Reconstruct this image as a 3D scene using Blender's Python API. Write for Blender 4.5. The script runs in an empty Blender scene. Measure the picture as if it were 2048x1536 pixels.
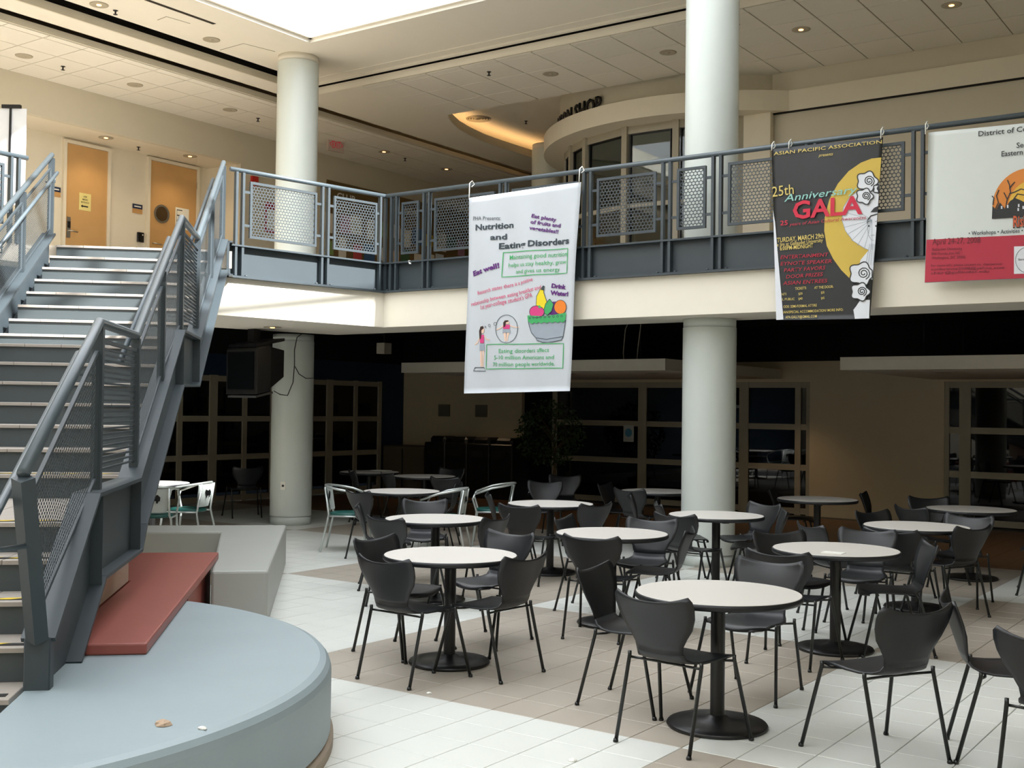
import bpy, bmesh, math, random
from mathutils import Vector, Matrix
random.seed(7)
sc = bpy.context.scene
COL = sc.collection

# ------------------------------------------------------------------ camera
# Axes: +Y runs along the left wall, +X along the right balcony; metres; z=0 lower floor.
F, PITCH, ROLL, CH, YAW = 2300.0, .0217, .0133, 1.7436, .6161
cp, sp, cr, sr, cy_, sy_ = math.cos(PITCH), math.sin(PITCH), math.cos(ROLL), math.sin(ROLL), math.cos(YAW), math.sin(YAW)
_Rw = Matrix(((1, 0, 0), (0, 0, -1), (0, 1, 0)))
_R = Matrix(((cr, -sr, 0), (sr, cr, 0), (0, 0, 1))) @ Matrix(((1, 0, 0), (0, cp, sp), (0, -sp, cp))) @ _Rw
_B = Matrix(((cy_, -sy_, 0), (sy_, cy_, 0), (0, 0, 1)))
CR = _R @ _B.transposed()                       # rows: right, down, forward
cam = bpy.data.cameras.new('camera')
cam.sensor_width = 36; cam.sensor_fit = 'HORIZONTAL'; cam.lens = F / 2048 * 36
cam.clip_end = 200; cam.clip_start = .05
camo = bpy.data.objects.new('camera', cam); COL.objects.link(camo)
camo.matrix_world = Matrix(((CR[0][0], -CR[1][0], -CR[2][0], 0), (CR[0][1], -CR[1][1], -CR[2][1], 0), (CR[0][2], -CR[1][2], -CR[2][2], CH), (0, 0, 0, 1)))
sc.camera = camo
CAM = Vector((0, 0, CH))
def ray(x, y): return CR.transposed() @ Vector(((x - 1024) / F, (y - 768) / F, 1))
def onZ(x, y, z): d = ray(x, y); return CAM + d * ((z - CH) / d.z)
def onX(x, y, v): d = ray(x, y); return CAM + d * (v / d.x)
def onY(x, y, v): d = ray(x, y); return CAM + d * (v / d.y)
def proj(p):
    q = CR @ (Vector(p) - CAM); return (1024 + F * q.x / q.z, 768 + F * q.y / q.z, q.z)

# ------------------------------------------------------------------ world, sun, exposure
w = bpy.data.worlds.new('sky'); sc.world = w; w.use_nodes = True
bg = w.node_tree.nodes['Background']; bg.inputs[0].default_value = (.95, .98, 1.0, 1); bg.inputs[1].default_value = 4.1
sun = bpy.data.lights.new('sun', 'SUN'); sun.energy = 20.0; sun.angle = math.radians(1.6); sun.color = (1, .98, .93)
suno = bpy.data.objects.new('sun', sun); COL.objects.link(suno)
SUN_TO = Vector((1.1, .07, 1.0)).normalized()
suno.rotation_euler = SUN_TO.to_track_quat('Z', 'Y').to_euler(); suno.location = (0, 6, 20)
SKY = (-11.87, -4.0, -3.0, 11.65)               # skylight opening x0,x1,y0,y1
FILL_SKY = (-3.3, 2.6, -3.0, 2.6)                   # added opening above the viewer, brings sky light to the near floor
for q in (SKY, FILL_SKY):
    pl = bpy.data.lights.new('skylight_portal', 'AREA'); pl.shape = 'RECTANGLE'; pl.size = q[1] - q[0]; pl.size_y = q[3] - q[2]; pl.cycles.is_portal = True
    plo = bpy.data.objects.new('skylight_portal', pl); COL.objects.link(plo); plo.location = ((q[0] + q[1]) / 2, (q[2] + q[3]) / 2, 6.98)
sc.view_settings.view_transform = 'Standard'; sc.view_settings.look = 'None'
sc.view_settings.gamma = 1; sc.view_settings.use_curve_mapping = False
sc.view_settings.exposure = 0.05
sc.cycles.max_bounces = 10; sc.cycles.diffuse_bounces = 6; sc.cycles.transparent_max_bounces = 16
sc.cycles.sample_clamp_indirect = 8
sc.cycles.use_denoising = True

# ------------------------------------------------------------------ helpers
def lin(h):
    h = h.lstrip('#'); out = []
    for i in (0, 2, 4):
        c = int(h[i:i + 2], 16) / 255; out.append(c / 12.92 if c <= .04045 else ((c + .055) / 1.055) ** 2.4)
    return tuple(out)
MATS = {}
def mat(name, col, rough=.6, metal=0, spec=.5, var=.06, scale=8, bump=0, bscale=60, emit=None, estr=0, coat=0):
    if name in MATS: return MATS[name]
    m = bpy.data.materials.new(name); m.use_nodes = True; nt = m.node_tree; b = nt.nodes['Principled BSDF']
    c = lin(col) if isinstance(col, str) else col
    b.inputs['Roughness'].default_value = rough; b.inputs['Metallic'].default_value = metal
    b.inputs['Specular IOR Level'].default_value = spec; b.inputs['Coat Weight'].default_value = coat
    tc = nt.nodes.new('ShaderNodeTexCoord')
    if var > 0:
        n = nt.nodes.new('ShaderNodeTexNoise'); n.inputs['Scale'].default_value = scale; n.inputs['Detail'].default_value = 3
        r = nt.nodes.new('ShaderNodeMapRange'); r.inputs['To Min'].default_value = 1 - var; r.inputs['To Max'].default_value = 1 + var
        mx = nt.nodes.new('ShaderNodeMix'); mx.data_type = 'RGBA'; mx.blend_type = 'MULTIPLY'; mx.inputs[0].default_value = 1
        mx.inputs[6].default_value = (*c, 1)
        nt.links.new(tc.outputs['Object'], n.inputs['Vector']); nt.links.new(n.outputs[0], r.inputs[0])
        nt.links.new(r.outputs[0], mx.inputs[7]); nt.links.new(mx.outputs[2], b.inputs['Base Color'])
    else: b.inputs['Base Color'].default_value = (*c, 1)
    if bump:
        n2 = nt.nodes.new('ShaderNodeTexNoise'); n2.inputs['Scale'].default_value = bscale; n2.inputs['Detail'].default_value = 2
        bp = nt.nodes.new('ShaderNodeBump'); bp.inputs['Strength'].default_value = bump; bp.inputs['Distance'].default_value = .01
        nt.links.new(tc.outputs['Object'], n2.inputs['Vector']); nt.links.new(n2.outputs[0], bp.inputs['Height']); nt.links.new(bp.outputs[0], b.inputs['Normal'])
    if emit:
        b.inputs['Emission Color'].default_value = (*(lin(emit) if isinstance(emit, str) else emit), 1); b.inputs['Emission Strength'].default_value = estr
    MATS[name] = m; return m
def glassmat(name, tint, refl=.045, rough=.02, body=0.0, bodycol=(0, 0, 0)):
    m = bpy.data.materials.new(name); m.use_nodes = True; nt = m.node_tree; nt.nodes.clear()
    o = nt.nodes.new('ShaderNodeOutputMaterial'); t = nt.nodes.new('ShaderNodeBsdfTransparent'); t.inputs[0].default_value = (*tint, 1)
    g = nt.nodes.new('ShaderNodeBsdfGlossy'); g.inputs['Roughness'].default_value = rough; g.inputs[0].default_value = (1, 1, 1, 1)
    lw = nt.nodes.new('ShaderNodeLayerWeight'); pw = nt.nodes.new('ShaderNodeMath'); pw.operation = 'POWER'; pw.inputs[1].default_value = 4; f = nt.nodes.new('ShaderNodeMath'); f.operation = 'MULTIPLY_ADD'
    f.inputs[1].default_value = .5; f.inputs[2].default_value = refl; nt.links.new(lw.outputs['Facing'], pw.inputs[0]); nt.links.new(pw.outputs[0], f.inputs[0])
    mm = nt.nodes.new('ShaderNodeMixShader'); nt.links.new(f.outputs[0], mm.inputs[0]); nt.links.new(t.outputs[0], mm.inputs[1]); nt.links.new(g.outputs[0], mm.inputs[2])
    nt.links.new(mm.outputs[0], o.inputs[0]); MATS[name] = m; return m

def setp(o, label=None, cat=None, group=None, kind=None):
    if label: o['label'] = label
    if cat: o['category'] = cat
    if group: o['group'] = group
    if kind: o['kind'] = kind
    return o
def empty(name, loc=(0, 0, 0), rz=0, label=None, cat=None, group=None, kind=None):
    o = bpy.data.objects.new(name, None); COL.objects.link(o); o.location = loc; o.rotation_euler = (0, 0, rz); o.empty_display_size = .1
    return setp(o, label, cat, group, kind)
def link(name, me, parent=None, loc=None, rz=0, mats=None):
    o = bpy.data.objects.new(name, me); COL.objects.link(o)
    if parent: o.parent = parent
    if loc is not None: o.location = loc
    if rz: o.rotation_euler = (0, 0, rz)
    return o
class MB:
    """collects shapes into one mesh; xf maps local points to the scene"""
    def __init__(s, xf=None): s.v = []; s.f = []; s.mi = []; s.sm = []; s.xf = xf; s.m = 0
    def add(s, vs, fs, smooth=False):
        b = len(s.v); s.v += [s.xf(p) if s.xf else tuple(p) for p in vs]
        for f in fs: s.f.append([b + i for i in f]); s.mi.append(s.m); s.sm.append(smooth)
        return s
    def box(s, x0, x1, y0, y1, z0, z1):
        return s.add([(x0, y0, z0), (x1, y0, z0), (x1, y1, z0), (x0, y1, z0), (x0, y0, z1), (x1, y0, z1), (x1, y1, z1), (x0, y1, z1)],
                     [(3, 2, 1, 0), (4, 5, 6, 7), (0, 1, 5, 4), (1, 2, 6, 5), (2, 3, 7, 6), (3, 0, 4, 7)])
    def bbox(s, x0, x1, y0, y1, z0, z1, b=.005):
        """box with chamfered vertical and top edges"""
        r = []
        for zz, ins in ((z0, 0), (z1 - b, 0), (z1, b)):
            r.append([(x0 + ins, y0 + b, zz), (x0 + b, y0 + ins, zz), (x1 - b, y0 + ins, zz), (x1 - ins, y0 + b, zz), (x1 - ins, y1 - b, zz), (x1 - b, y1 - ins, zz), (x0 + b, y1 - ins, zz), (x0 + ins, y1 - b, zz)])
        vs = sum(r, []); fs = [tuple(range(7, -1, -1)), tuple(range(16, 24))]
        for k in range(2):
            for i in range(8): j = (i + 1) % 8; fs.append((k * 8 + i, k * 8 + j, k * 8 + 8 + j, k * 8 + 8 + i))
        return s.add(vs, fs)
    def prism(s, poly, z0, z1):
        n = len(poly)
        if sum(poly[i][0] * poly[(i + 1) % n][1] - poly[(i + 1) % n][0] * poly[i][1] for i in range(n)) < 0: poly = poly[::-1]
        return s.add([(x, y, z0) for x, y in poly] + [(x, y, z1) for x, y in poly],
                     [tuple(range(n - 1, -1, -1)), tuple(range(n, 2 * n))] + [(i, (i + 1) % n, n + (i + 1) % n, n + i) for i in range(n)])
    def beam(s, p0, p1, wd, hd, up=(0, 0, 1)):
        p0, p1 = Vector(p0), Vector(p1); d = (p1 - p0).normalized(); u = Vector(up); r = d.cross(u)
        if r.length < 1e-4: r = d.cross(Vector((1, 0, 0)))
        r.normalize(); u = r.cross(d); vs = []
        for p in (p0, p1):
            for a, b in ((-1, -1), (1, -1), (1, 1), (-1, 1)): vs.append(p + r * (a * wd / 2) + u * (b * hd / 2))
        return s.add(vs, [(3, 2, 1, 0), (4, 5, 6, 7), (0, 1, 5, 4), (1, 2, 6, 5), (2, 3, 7, 6), (3, 0, 4, 7)])
    def tube(s, path, r, n=8, cap=True, smooth=True):
        P = [Vector(p) for p in path]; vs = []; fs = []; rr = r if isinstance(r, (list, tuple)) else [r] * len(P); up = None
        for i, p in enumerate(P):
            d = (P[min(i + 1, len(P) - 1)] - P[max(i - 1, 0)]).normalized()
            if up is None: up = Vector((0, 0, 1)) if abs(d.z) < .9 else Vector((1, 0, 0))
            a = d.cross(up)
            if a.length < 1e-5: a = d.cross(Vector((1, 0, 0)))
            a.normalize(); b = a.cross(d).normalized(); up = b
            for k in range(n):
                t = 2 * math.pi * k / n; vs.append(p + a * (math.cos(t) * rr[i]) + b * (math.sin(t) * rr[i]))
        for i in range(len(P) - 1):
            for k in range(n): fs.append((i * n + k, i * n + (k + 1) % n, (i + 1) * n + (k + 1) % n, (i + 1) * n + k))
        if cap: fs += [tuple(range(n - 1, -1, -1)), tuple((len(P) - 1) * n + k for k in range(n))]
        return s.add(vs, fs, smooth)
    def lathe(s, prof, c=(0, 0, 0), n=24, a0=0, a1=2 * math.pi, smooth=True, cap=True):
        full = abs(a1 - a0) > 6.28; m = n if full else n + 1; vs = []; fs = []
        for r, z in prof:
            for k in range(m): t = a0 + (a1 - a0) * k / n; vs.append((c[0] + r * math.cos(t), c[1] + r * math.sin(t), c[2] + z))
        for i in range(len(prof) - 1):
            for k in range(n):
                j = (k + 1) % m; fs.append((i * m + k, i * m + j, (i + 1) * m + j, (i + 1) * m + k))
        if cap and full:
            if prof[0][0] > 1e-4: fs.append(tuple(range(m - 1, -1, -1)))
            if prof[-1][0] > 1e-4: fs.append(tuple((len(prof) - 1) * m + k for k in range(m)))
        return s.add(vs, fs, smooth)
    def mesh(s, name, mats):
        me = bpy.data.meshes.new(name); me.from_pydata([tuple(p) for p in s.v], [], s.f)
        for m in (mats if isinstance(mats, (list, tuple)) else [mats]): me.materials.append(m)
        me.polygons.foreach_set('material_index', s.mi); me.polygons.foreach_set('use_smooth', s.sm); me.update()
        return me
    def build(s, name, mats, parent=None, **k): return link(name, s.mesh(name, mats), parent, **k)
def struct(name, mb, m, label=None, cat=None):
    o = mb.build(name, m); setp(o, label, cat, None, 'structure'); return o
def copy_tree(o, parent=None):
    c = o.copy(); COL.objects.link(c); c.parent = parent
    for ch in list(o.children): copy_tree(ch, c)
    return c

# ------------------------------------------------------------------ materials
M_wall = mat('wall paint beige', '#cbc4b1', .75, bump=.05, bscale=150, var=.02)
M_wallc = mat('wall paint cream', '#dad2bf', .75, bump=.05, bscale=150, var=.02)
M_ceil = mat('ceiling plaster', '#e0dbce', .85, var=.02)
M_tilec = mat('ceiling tile', '#dedacf', .9, bump=.25, bscale=220, var=.03, scale=30)
M_grid = mat('ceiling grid tan', '#8e8877', .8, var=.02)  # darker tan for the tile joints and panel seams
M_white = mat('white plaster band', '#e8e2d3', .7, var=.02)
M_colm = mat('column enamel grey green', '#cbd2cd', .33, var=.015)
M_black = mat('matte black plenum', '#0b0a0a', .9, var=.1)
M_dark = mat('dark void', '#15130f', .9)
M_steel = mat('blue grey steel paint', '#394247', .5, var=.08, scale=5, spec=.5)
M_rail = mat('handrail grey steel', '#4a555b', .38, var=.05, spec=.6)
M_riser = mat('riser grey paint', '#434b4e', .5, var=.06, scale=4)
M_tread = mat('tread tile', '#a39b92', .45, var=.06, scale=14)
M_chair = mat('black moulded ply', '#191b1e', .42, var=.08, scale=20)
M_leg = mat('black powder coat', '#101412', .35, var=.03)
M_lam = mat('white laminate', '#d3cfc8', .38, var=.015, scale=60)
M_edge = mat('black rubber edge', '#15181c', .45)
M_base = mat('black cast iron base', '#121212', .38, bump=.1)
M_silver = mat('silver tube', '#c4cac8', .28, metal=.6, var=.03)
M_silverp = mat('silver plastic panel', '#c2c9c6', .45, var=.03)
M_teal = mat('teal vinyl seat', '#1f5650', .4, var=.06)
M_t1 = mat('white floor tile', '#dfe1db', .32, var=.05, scale=3, bump=.03, bscale=30)
M_t2 = mat('tan floor tile', '#b3aa9d', .34, var=.05, scale=3, bump=.03, bscale=30)
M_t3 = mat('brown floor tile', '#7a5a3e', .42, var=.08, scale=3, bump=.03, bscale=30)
M_grout = mat('grout', '#6e6f6a', .8)
M_plat = mat('platform grey blue paint', '#8f9da2', .48, var=.06, scale=2.5, bump=.08, bscale=18)
M_plats = mat('bench grey paint', '#a5a7a1', .5, var=.05, scale=2.5, bump=.08, bscale=18)
M_red = mat('brick red paint', '#985349', .42, var=.08, scale=4, bump=.08, bscale=25)
M_sand = mat('sand base strip', '#9d8f7f', .7)
M_wood = mat('maple door veneer', '#c39a64', .45, var=.1, scale=3)
M_frame = mat('storefront frame beige', '#a29b89', .5)
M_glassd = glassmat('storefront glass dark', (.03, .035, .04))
M_glass = glassmat('clear shop glass', (.72, .78, .78))
M_blue = mat('dark blue wall', '#123048', .7)
M_brass = mat('downlight reflector warm', '#c9a05a', .3, metal=.5, emit='#d9a050', estr=.5)
M_trimw = mat('downlight ring', '#a79f8c', .5)
M_lampon = mat('lamp glow warm', '#ffd9a0', .5, emit='#ffb86a', estr=6, var=0)
M_paper = mat('white paper', '#e4e4dc', .8)
M_yellow = mat('yellow tape', '#d8b91f', .5)
M_blk = mat('black plastic', '#0c0c0d', .4)
M_chrome = mat('brushed nickel', '#b5b2aa', .3, metal=.9)
M_cork = mat('cork board', '#6f5a35', .85, var=.2, scale=40)
# ================================================================== STRUCTURE
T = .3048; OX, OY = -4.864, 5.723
BRN_Y = OY + 27 * T                              # brown tile starts here
floor = struct('floor', MB().box(-17, 5, -4, 20, -.12, -.006), M_grout, 'tiled lower floor of the atrium', 'floor')
PC = Vector((-5.9, 2.8)); PR = 2.3               # round platform
def tilecol(i, j):                               # i along +X, j along -Y
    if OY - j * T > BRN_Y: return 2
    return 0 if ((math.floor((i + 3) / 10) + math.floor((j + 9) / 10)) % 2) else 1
tm = []
for k, m in enumerate((M_t1, M_t2, M_t3)):
    b = MB().bbox(.0025, T - .0025, -T + .0025, -.0025, -.006, 0, .002); tm.append(b.mesh('tile', m))
cand = []
for i in range(-37, 22):
    for j in range(-43, 26):
        x, y = OX + i * T, OY - j * T
        if x < -16.2 or x > 3.6 or y > 18.8 or y < -2: continue
        c = (x + T / 2, y - T / 2)
        if (Vector(c) - PC).length < PR - .35: continue
        a = proj((c[0], c[1], 0)); area = -1
        if a[2] > .5 and -80 < a[0] < 2130 and a[1] < 1590:
            q = [proj((x + dx, y - dy, 0)) for dx, dy in ((0, 0), (T, 0), (T, T), (0, T))]
            area = abs(sum(q[k][0] * q[(k + 1) % 4][1] - q[(k + 1) % 4][0] * q[k][1] for k in range(4))) / 2
            if (Vector(c) - PC).length < PR or (a[0] < 580 and a[1] > 1050): area *= .02
        cand.append((area, i, j, x, y))
cand.sort(reverse=True)
for n, (a, i, j, x, y) in enumerate(cand[:300]):
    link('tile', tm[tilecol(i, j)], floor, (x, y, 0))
rest = MB()
for a, i, j, x, y in cand[300:]:
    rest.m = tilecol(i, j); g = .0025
    rest.add([(x + g, y - g, 0), (x + g, y - T + g, 0), (x + T - g, y - T + g, 0), (x + T - g, y - g, 0), (x + g, y - g, -.006), (x + g, y - T + g, -.006), (x + T - g, y - T + g, -.006), (x + T - g, y - g, -.006)],
             [(0, 1, 2, 3), (1, 0, 4, 5), (2, 1, 5, 6), (3, 2, 6, 7), (0, 3, 7, 4)])
setp(rest.build('distant_tiles', [M_t1, M_t2, M_t3], floor), kind='stuff')

# stair frame
TH = math.radians(44.1); S1, RUN, L1, L2, RISE, Z1 = 5.349, .31, 1.33, 1.079, .163, .44
def SW(s, w, z=0): return (-s * math.sin(TH) + w * math.cos(TH), s * math.cos(TH) + w * math.sin(TH), z)
NOS = [S1 + RUN * i + (L1 if i > 4 else 0) + (L2 if i > 11 else 0) for i in range(20)]
ZF = Z1 + 19 * RISE                              # upper floor 3.537
K = (-10.16, 11.4); E = (-10.57, 9.09)
ST_R = SW(NOS[19] + .07, -1.2)[:2]; ST_L = SW(NOS[19] + .07, -3.3)[:2]
EDGE = [(4, 11.47), (K[0] - .09, 11.47), (E[0] - .09, E[1]), ST_R, ST_L, (-12.12, 7.3), (-12.12, -4)]
struct('floor_upper', MB().prism(EDGE + [(-18, -4), (-18, 24.2), (4, 24.2)], ZF - .2, ZF), mat('upper floor tile', '#bdb3a4', .5), 'upper level floor slab', 'floor')
struct('ceiling_lower', MB().box(-17, 4, 12.3, 20, 3.24, 3.33).prism([(-12.6, 12.3), (-12.6, 4), (-12.3, -4), (-17, -4), (-17, 12.3)], 3.24, 3.33), M_black, 'black open plenum ceiling over the lower level', 'ceiling')
# soffit strips (z 2.8) under the balcony edges and white fascia bands
def offs(p, q, d):
    v = Vector((q[0] - p[0], q[1] - p[1])).normalized(); return Vector((-v.y, v.x)) * d
struct('ceiling_soffit', MB().prism([(4, 11.5), (K[0] - .1, 11.5), (K[0] - .1, 12.3), (4, 12.3)], 2.8, 2.86).prism([(K[0] - .1, 11.5), (E[0] - .1, E[1]), (-10.95, 8.3), (-12.55, 9.6), (-12.2, 11.2), (-11.9, 12.3), (K[0] - .1, 12.3)], 2.8, 2.86), M_ceil, 'plaster soffit under the balcony edge', 'ceiling')
struct('wall_soffit_back', MB().box(-11.9, 4, 12.3, 12.36, 2.8, 3.24), M_black)
struct('trim_1', MB().prism([(4, 11.4), K, (K[0], 11.5), (4, 11.5)], 2.8, 3.27), M_white, 'white fascia band under the right balcony', 'fascia')
ELB = (E[0] + (E[0] - K[0]) * .25, E[1] + (E[1] - K[1]) * .25)
struct('trim_2', MB().prism([K, ELB, (ELB[0] - .1, ELB[1]), (K[0] - .1, K[1])], 2.8, 3.27), M_white, 'white fascia band under the left balcony', 'fascia')
# steel edge beams
def edge_beam(name, p, q, label, bolts):
    p, q = Vector((*p, 0)), Vector((*q, 0)); d = (q - p).normalized(); L = (q - p).length; n = Vector((d.y, -d.x, 0))
    xf = lambda v: tuple(p + d * v[0] + n * v[1] + Vector((0, 0, v[2])))
    o = MB(xf).box(0, L, -.06, -.02, 3.27, 3.64).build(name, M_steel); setp(o, label, 'steel beam', None, 'structure')
    MB(xf).box(0, L, -.06, .06, 3.625, 3.645).build('top_flange', M_steel, o)
    MB(xf).box(0, L, -.1, .07, 3.25, 3.275).build('bottom_flange', M_steel, o)
    for s in bolts:
        for e in (-.11, .11):
            if 0 < s + e < L: MB(xf).lathe([(.02, 0), (.02, .012), (.012, .02)], (s + e, .02, 3.277), 8).build('bolt', M_steel, o)
    return o
RPOST = [-9.98, -9.43, -8.22, -7.01, -5.98, -5.37, -4.32, -3.24, -2.05]
edge_beam('trim_3', K, (4, 11.4), 'blue grey steel beam along the right balcony edge', [x - K[0] for x in RPOST])
LV = Vector((K[0] - E[0], K[1] - E[1])); LL = LV.length
LPOST = [.13, 1.36, 2.28]
SRX = SW(NOS[19] + .02, -1.24)[:2]
struct('trim_13', MB().beam((*SRX, 3.45), (E[0], E[1], 3.45), .03, .4).beam((*SRX, 3.645), (E[0], E[1], 3.645), .1, .02).beam((*SRX, 3.26), (E[0], E[1], 3.26), .12, .02), M_steel, 'short steel closing plate between stair head and left balcony', 'steel plate')
edge_beam('trim_4', E, K, 'blue grey steel beam along the short left balcony edge', LPOST)

# columns
def column(name, x, y, z0, z1, label, ring=True):
    o = MB().lathe([(.305, z0 + .13), (.305, z1 - .1)], (x, y, 0), 48, cap=False).build(name, M_colm)
    setp(o, label, 'column', None, 'structure')
    MB().lathe([(.298, z0), (.298, z0 + .12), (.285, z0 + .125), (.285, z0 + .135)], (x, y, 0), 48).build('base_ring', M_colm, o)
    MB().lathe([(.285, z1 - .11), (.285, z1 - .1), (.3, z1 - .095), (.3, z1)], (x, y, 0), 48).build('collar', M_ceil if z1 > 5 else M_colm, o)
    return o
CX1, CX2, CY1, CY2 = -12.53, -5.77, 12.06, 18.8
colL0 = column('column', CX1, CY1, 0, 2.8, 'round pale column on the lower floor beside the stair')
column('column', CX2, CY1, 0, 2.8, 'round pale column among the tables on the lower floor')
column('column', CX1, CY1, ZF, 6.95, 'round pale column on the upper level under the skylight corner')
column('column', CX2, CY1, ZF, 6.95, 'round pale column on the upper level behind the right balcony')
column('column', CX1, CY2, ZF, 6.95, 'round beige column beside the curved shop front')

# upper ceilings ----------------------------------------------------
ZA, ZB, ZC = 6.95, 6.81, 6.71
x0, x1, y0, y1 = SKY
A = MB()
for a, b, c, d in ((-13.3, x0, -4, 13.22), (x1, FILL_SKY[0], -4, 13.22), (FILL_SKY[0], 4, FILL_SKY[3], 13.22), (FILL_SKY[1], 4, -4, FILL_SKY[3]), (FILL_SKY[0], FILL_SKY[1], -4, FILL_SKY[2]), (x0, x1, -4, y0), (x0, x1, y1, 13.22)): A.box(a, b, c, d, ZA, ZA + .05)
ring = struct('ceiling', A, M_ceil, 'smooth plaster ceiling ring around the skylight', 'ceiling')
# thin seams and a slot diffuser in the ring
MB().box(-12.42, -12.36, 7, 10.35, ZA - .004, ZA + .002).build('slot_diffuser', M_blk, ring)
for p, q in (((440, 100), (487, 87)), ((315, 40), (333, 33)), ((333, 33), (380, 47)), ((487, 87), (550, 103))):
    a, b = onZ(*p, ZA), onZ(*q, ZA); MB().beam((a.x, a.y, ZA), (b.x, b.y, ZA), .012, .006).build('access_panel_seam', M_grid, ring)
def kid(o, parent):
    o.parent = parent; o.matrix_parent_inverse = Matrix.Translation(-Vector(parent.location)); return o
gm = glassmat('skylight glazing', (.98, .985, 1), refl=.02)
def skylight(name, MX, MY, label):
    a0, a1, b0, b1 = MX[0], MX[-1], MY[0], MY[-1]
    sk = empty(name, ((a0 + a1) / 2, (b0 + b1) / 2, 7.0), label=label, cat='skylight', kind='structure')
    for x in MX: kid(MB().box(x - .05, x + .05, b0, b1, 7.0, 7.12).build('mullion', M_white), sk)
    for y in MY: kid(MB().box(a0, a1, y - .05, y + .05, 7.0, 7.12).build('mullion', M_white), sk)
    for a, b in zip(MX, MX[1:]):
        for c, d in zip(MY, MY[1:]): kid(MB().box(a + .05, b - .05, c + .05, d - .05, 7.05, 7.058).build('pane', gm), sk)
    for a, b, c, d in ((a0 - .12, a0 - .05, b0 - .12, b1 + .12), (a1 + .05, a1 + .12, b0 - .12, b1 + .12), (a0 - .05, a1 + .05, b0 - .12, b0 - .05), (a0 - .05, a1 + .05, b1 + .05, b1 + .12)): kid(MB().box(a, b, c, d, 7.0, 7.24).build('curb', M_white), sk)
skylight('window_1', [x0, -7.9, -5.95, x1], [y0, .7, 4.4, 8.0, y1], 'large white skylight over the atrium')
skylight('fill_skylight', [FILL_SKY[0], -.35, FILL_SKY[1]], [FILL_SKY[2], -.2, FILL_SKY[3]], 'unseen skylight opening added above the viewer to brighten the near floor')  # added out of view, only to brighten the near floor
rf = MB(); X2 = FILL_SKY
for a, b, c, d in ((-18.1, x0 - .1, -4.1, 24.2), (x0 - .1, x1 + .1, y1 + .1, 24.2), (x1 + .1, 4.1, X2[3] + .1, 24.2), (x1 + .1, X2[0] - .1, -4.1, X2[3] + .1), (X2[1] + .1, 4.1, -4.1, X2[3] + .1), (X2[0] - .1, X2[1] + .1, -4.1, X2[2] - .1), (x0 - .1, x1 + .1, -4.1, y0 - .1)): rf.box(a, b, c, d, 7.24, 7.4)
struct('ceiling_roof', rf, M_white, 'roof slab above the ceilings', 'roof')
# right side: crown step, dark slot, hanging fascia, tile ceiling B
FR = 13.3; FL1, FL2 = -13.45, -14.03
struct('trim_5', MB().box(-13.3, 4, 12.95, 13.0, ZA - .012, ZA).box(-13.3, 4, 13.16, 13.22, ZA - .03, ZA), M_ceil)
struct('trim_6', MB().box(FL1, 4, FR, FR + .03, ZB, ZA - .03), M_white, 'pale fascia strip of the right tile ceiling', 'fascia')
struct('trim_7', MB().box(FL1 - .03, FL1, -4, FR + .03, ZB, ZA - .03), M_wall, 'beige fascia strip of the left ceiling step', 'fascia')
struct('trim_8', MB().box(FL2 - .03, FL2, -4, 24, ZC, ZB - .01), M_wall, 'beige lower fascia strip along the left corridor', 'fascia')
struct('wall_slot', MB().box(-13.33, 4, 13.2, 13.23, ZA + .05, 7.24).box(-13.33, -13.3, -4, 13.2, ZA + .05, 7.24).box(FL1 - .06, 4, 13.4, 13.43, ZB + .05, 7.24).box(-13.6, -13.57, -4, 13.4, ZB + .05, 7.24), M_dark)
# ceiling B : strip on the left and the field on the right, with a round raised recess at the curved shop
DC = Vector((-8.59, 18.44)); DR = 4.61
cb = MB(); YE = 15.36
cb.box(-13.9, FL1 - .03, -4, 24, ZB, ZB + .05)
cb.box(FL1 - .03, 4, FR + .03, YE, ZB, ZB + .05)
cb.box(-7.35, 4, YE, 24, ZB, ZB + .05)
arc = [(-12.3, YE), (-12.5, 15.64), (-12.65, 15.92), (-12.83, 16.35), (-12.95, 16.82), (-13.04, 17.4), (-13.06, 17.95), (-13.04, 18.9), (-12.95, 20), (-12.6, 21.5), (-12.2, 22.6)]
cb.prism([(FL1 - .03, YE)] + arc + [(-11.9, 24), (FL1 - .03, 24)], ZB, ZB + .05)
ceilB = struct('ceiling_right', cb, M_ceil, 'ceiling over the right upper level', 'ceiling')
struct('ceiling_recess', MB().box(-14, -5, 15.2, 24, 7.16, 7.2), M_ceil, 'raised round ceiling recess by the curved shop', 'ceiling')
rim = MB()
for k in range(len(arc) - 1):
    a, b = Vector(arc[k]), Vector(arc[k + 1]); rim.beam((a.x, a.y, ZB + .07), (b.x, b.y, ZB + .07), .02, .15)
struct('trim_9', rim, M_wall, 'curved lip of the lit ceiling recess', 'cove')
struct('wall_recess', MB().box(-12.3, -7.35, YE - .06, YE, ZB, 7.16), M_ceil)
cove = MB()
for k in range(1, len(arc) - 1):
    a, b = Vector(arc[k]), Vector(arc[k + 1]); oa, ob = (a - DC).normalized() * .1, (b - DC).normalized() * .1
    cove.beam((a.x + oa.x, a.y + oa.y, ZB + .09), (b.x + ob.x, b.y + ob.y, ZB + .09), .04, .03)
M_cove = mat('cove lamp', '#ffe6c0', .5, emit='#ffcf94', estr=8, var=0)
setp(cove.build('cove_light_strip', M_cove), 'warm light strip hidden in the curved ceiling recess', 'light strip')
# tiles of ceiling B (individual lay-in panels)
TS, TV_ = .645, .655
tmesh = MB().bbox(.008, TS - .008, .008, TV_ - .008, -.012, .0, .004)
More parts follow.
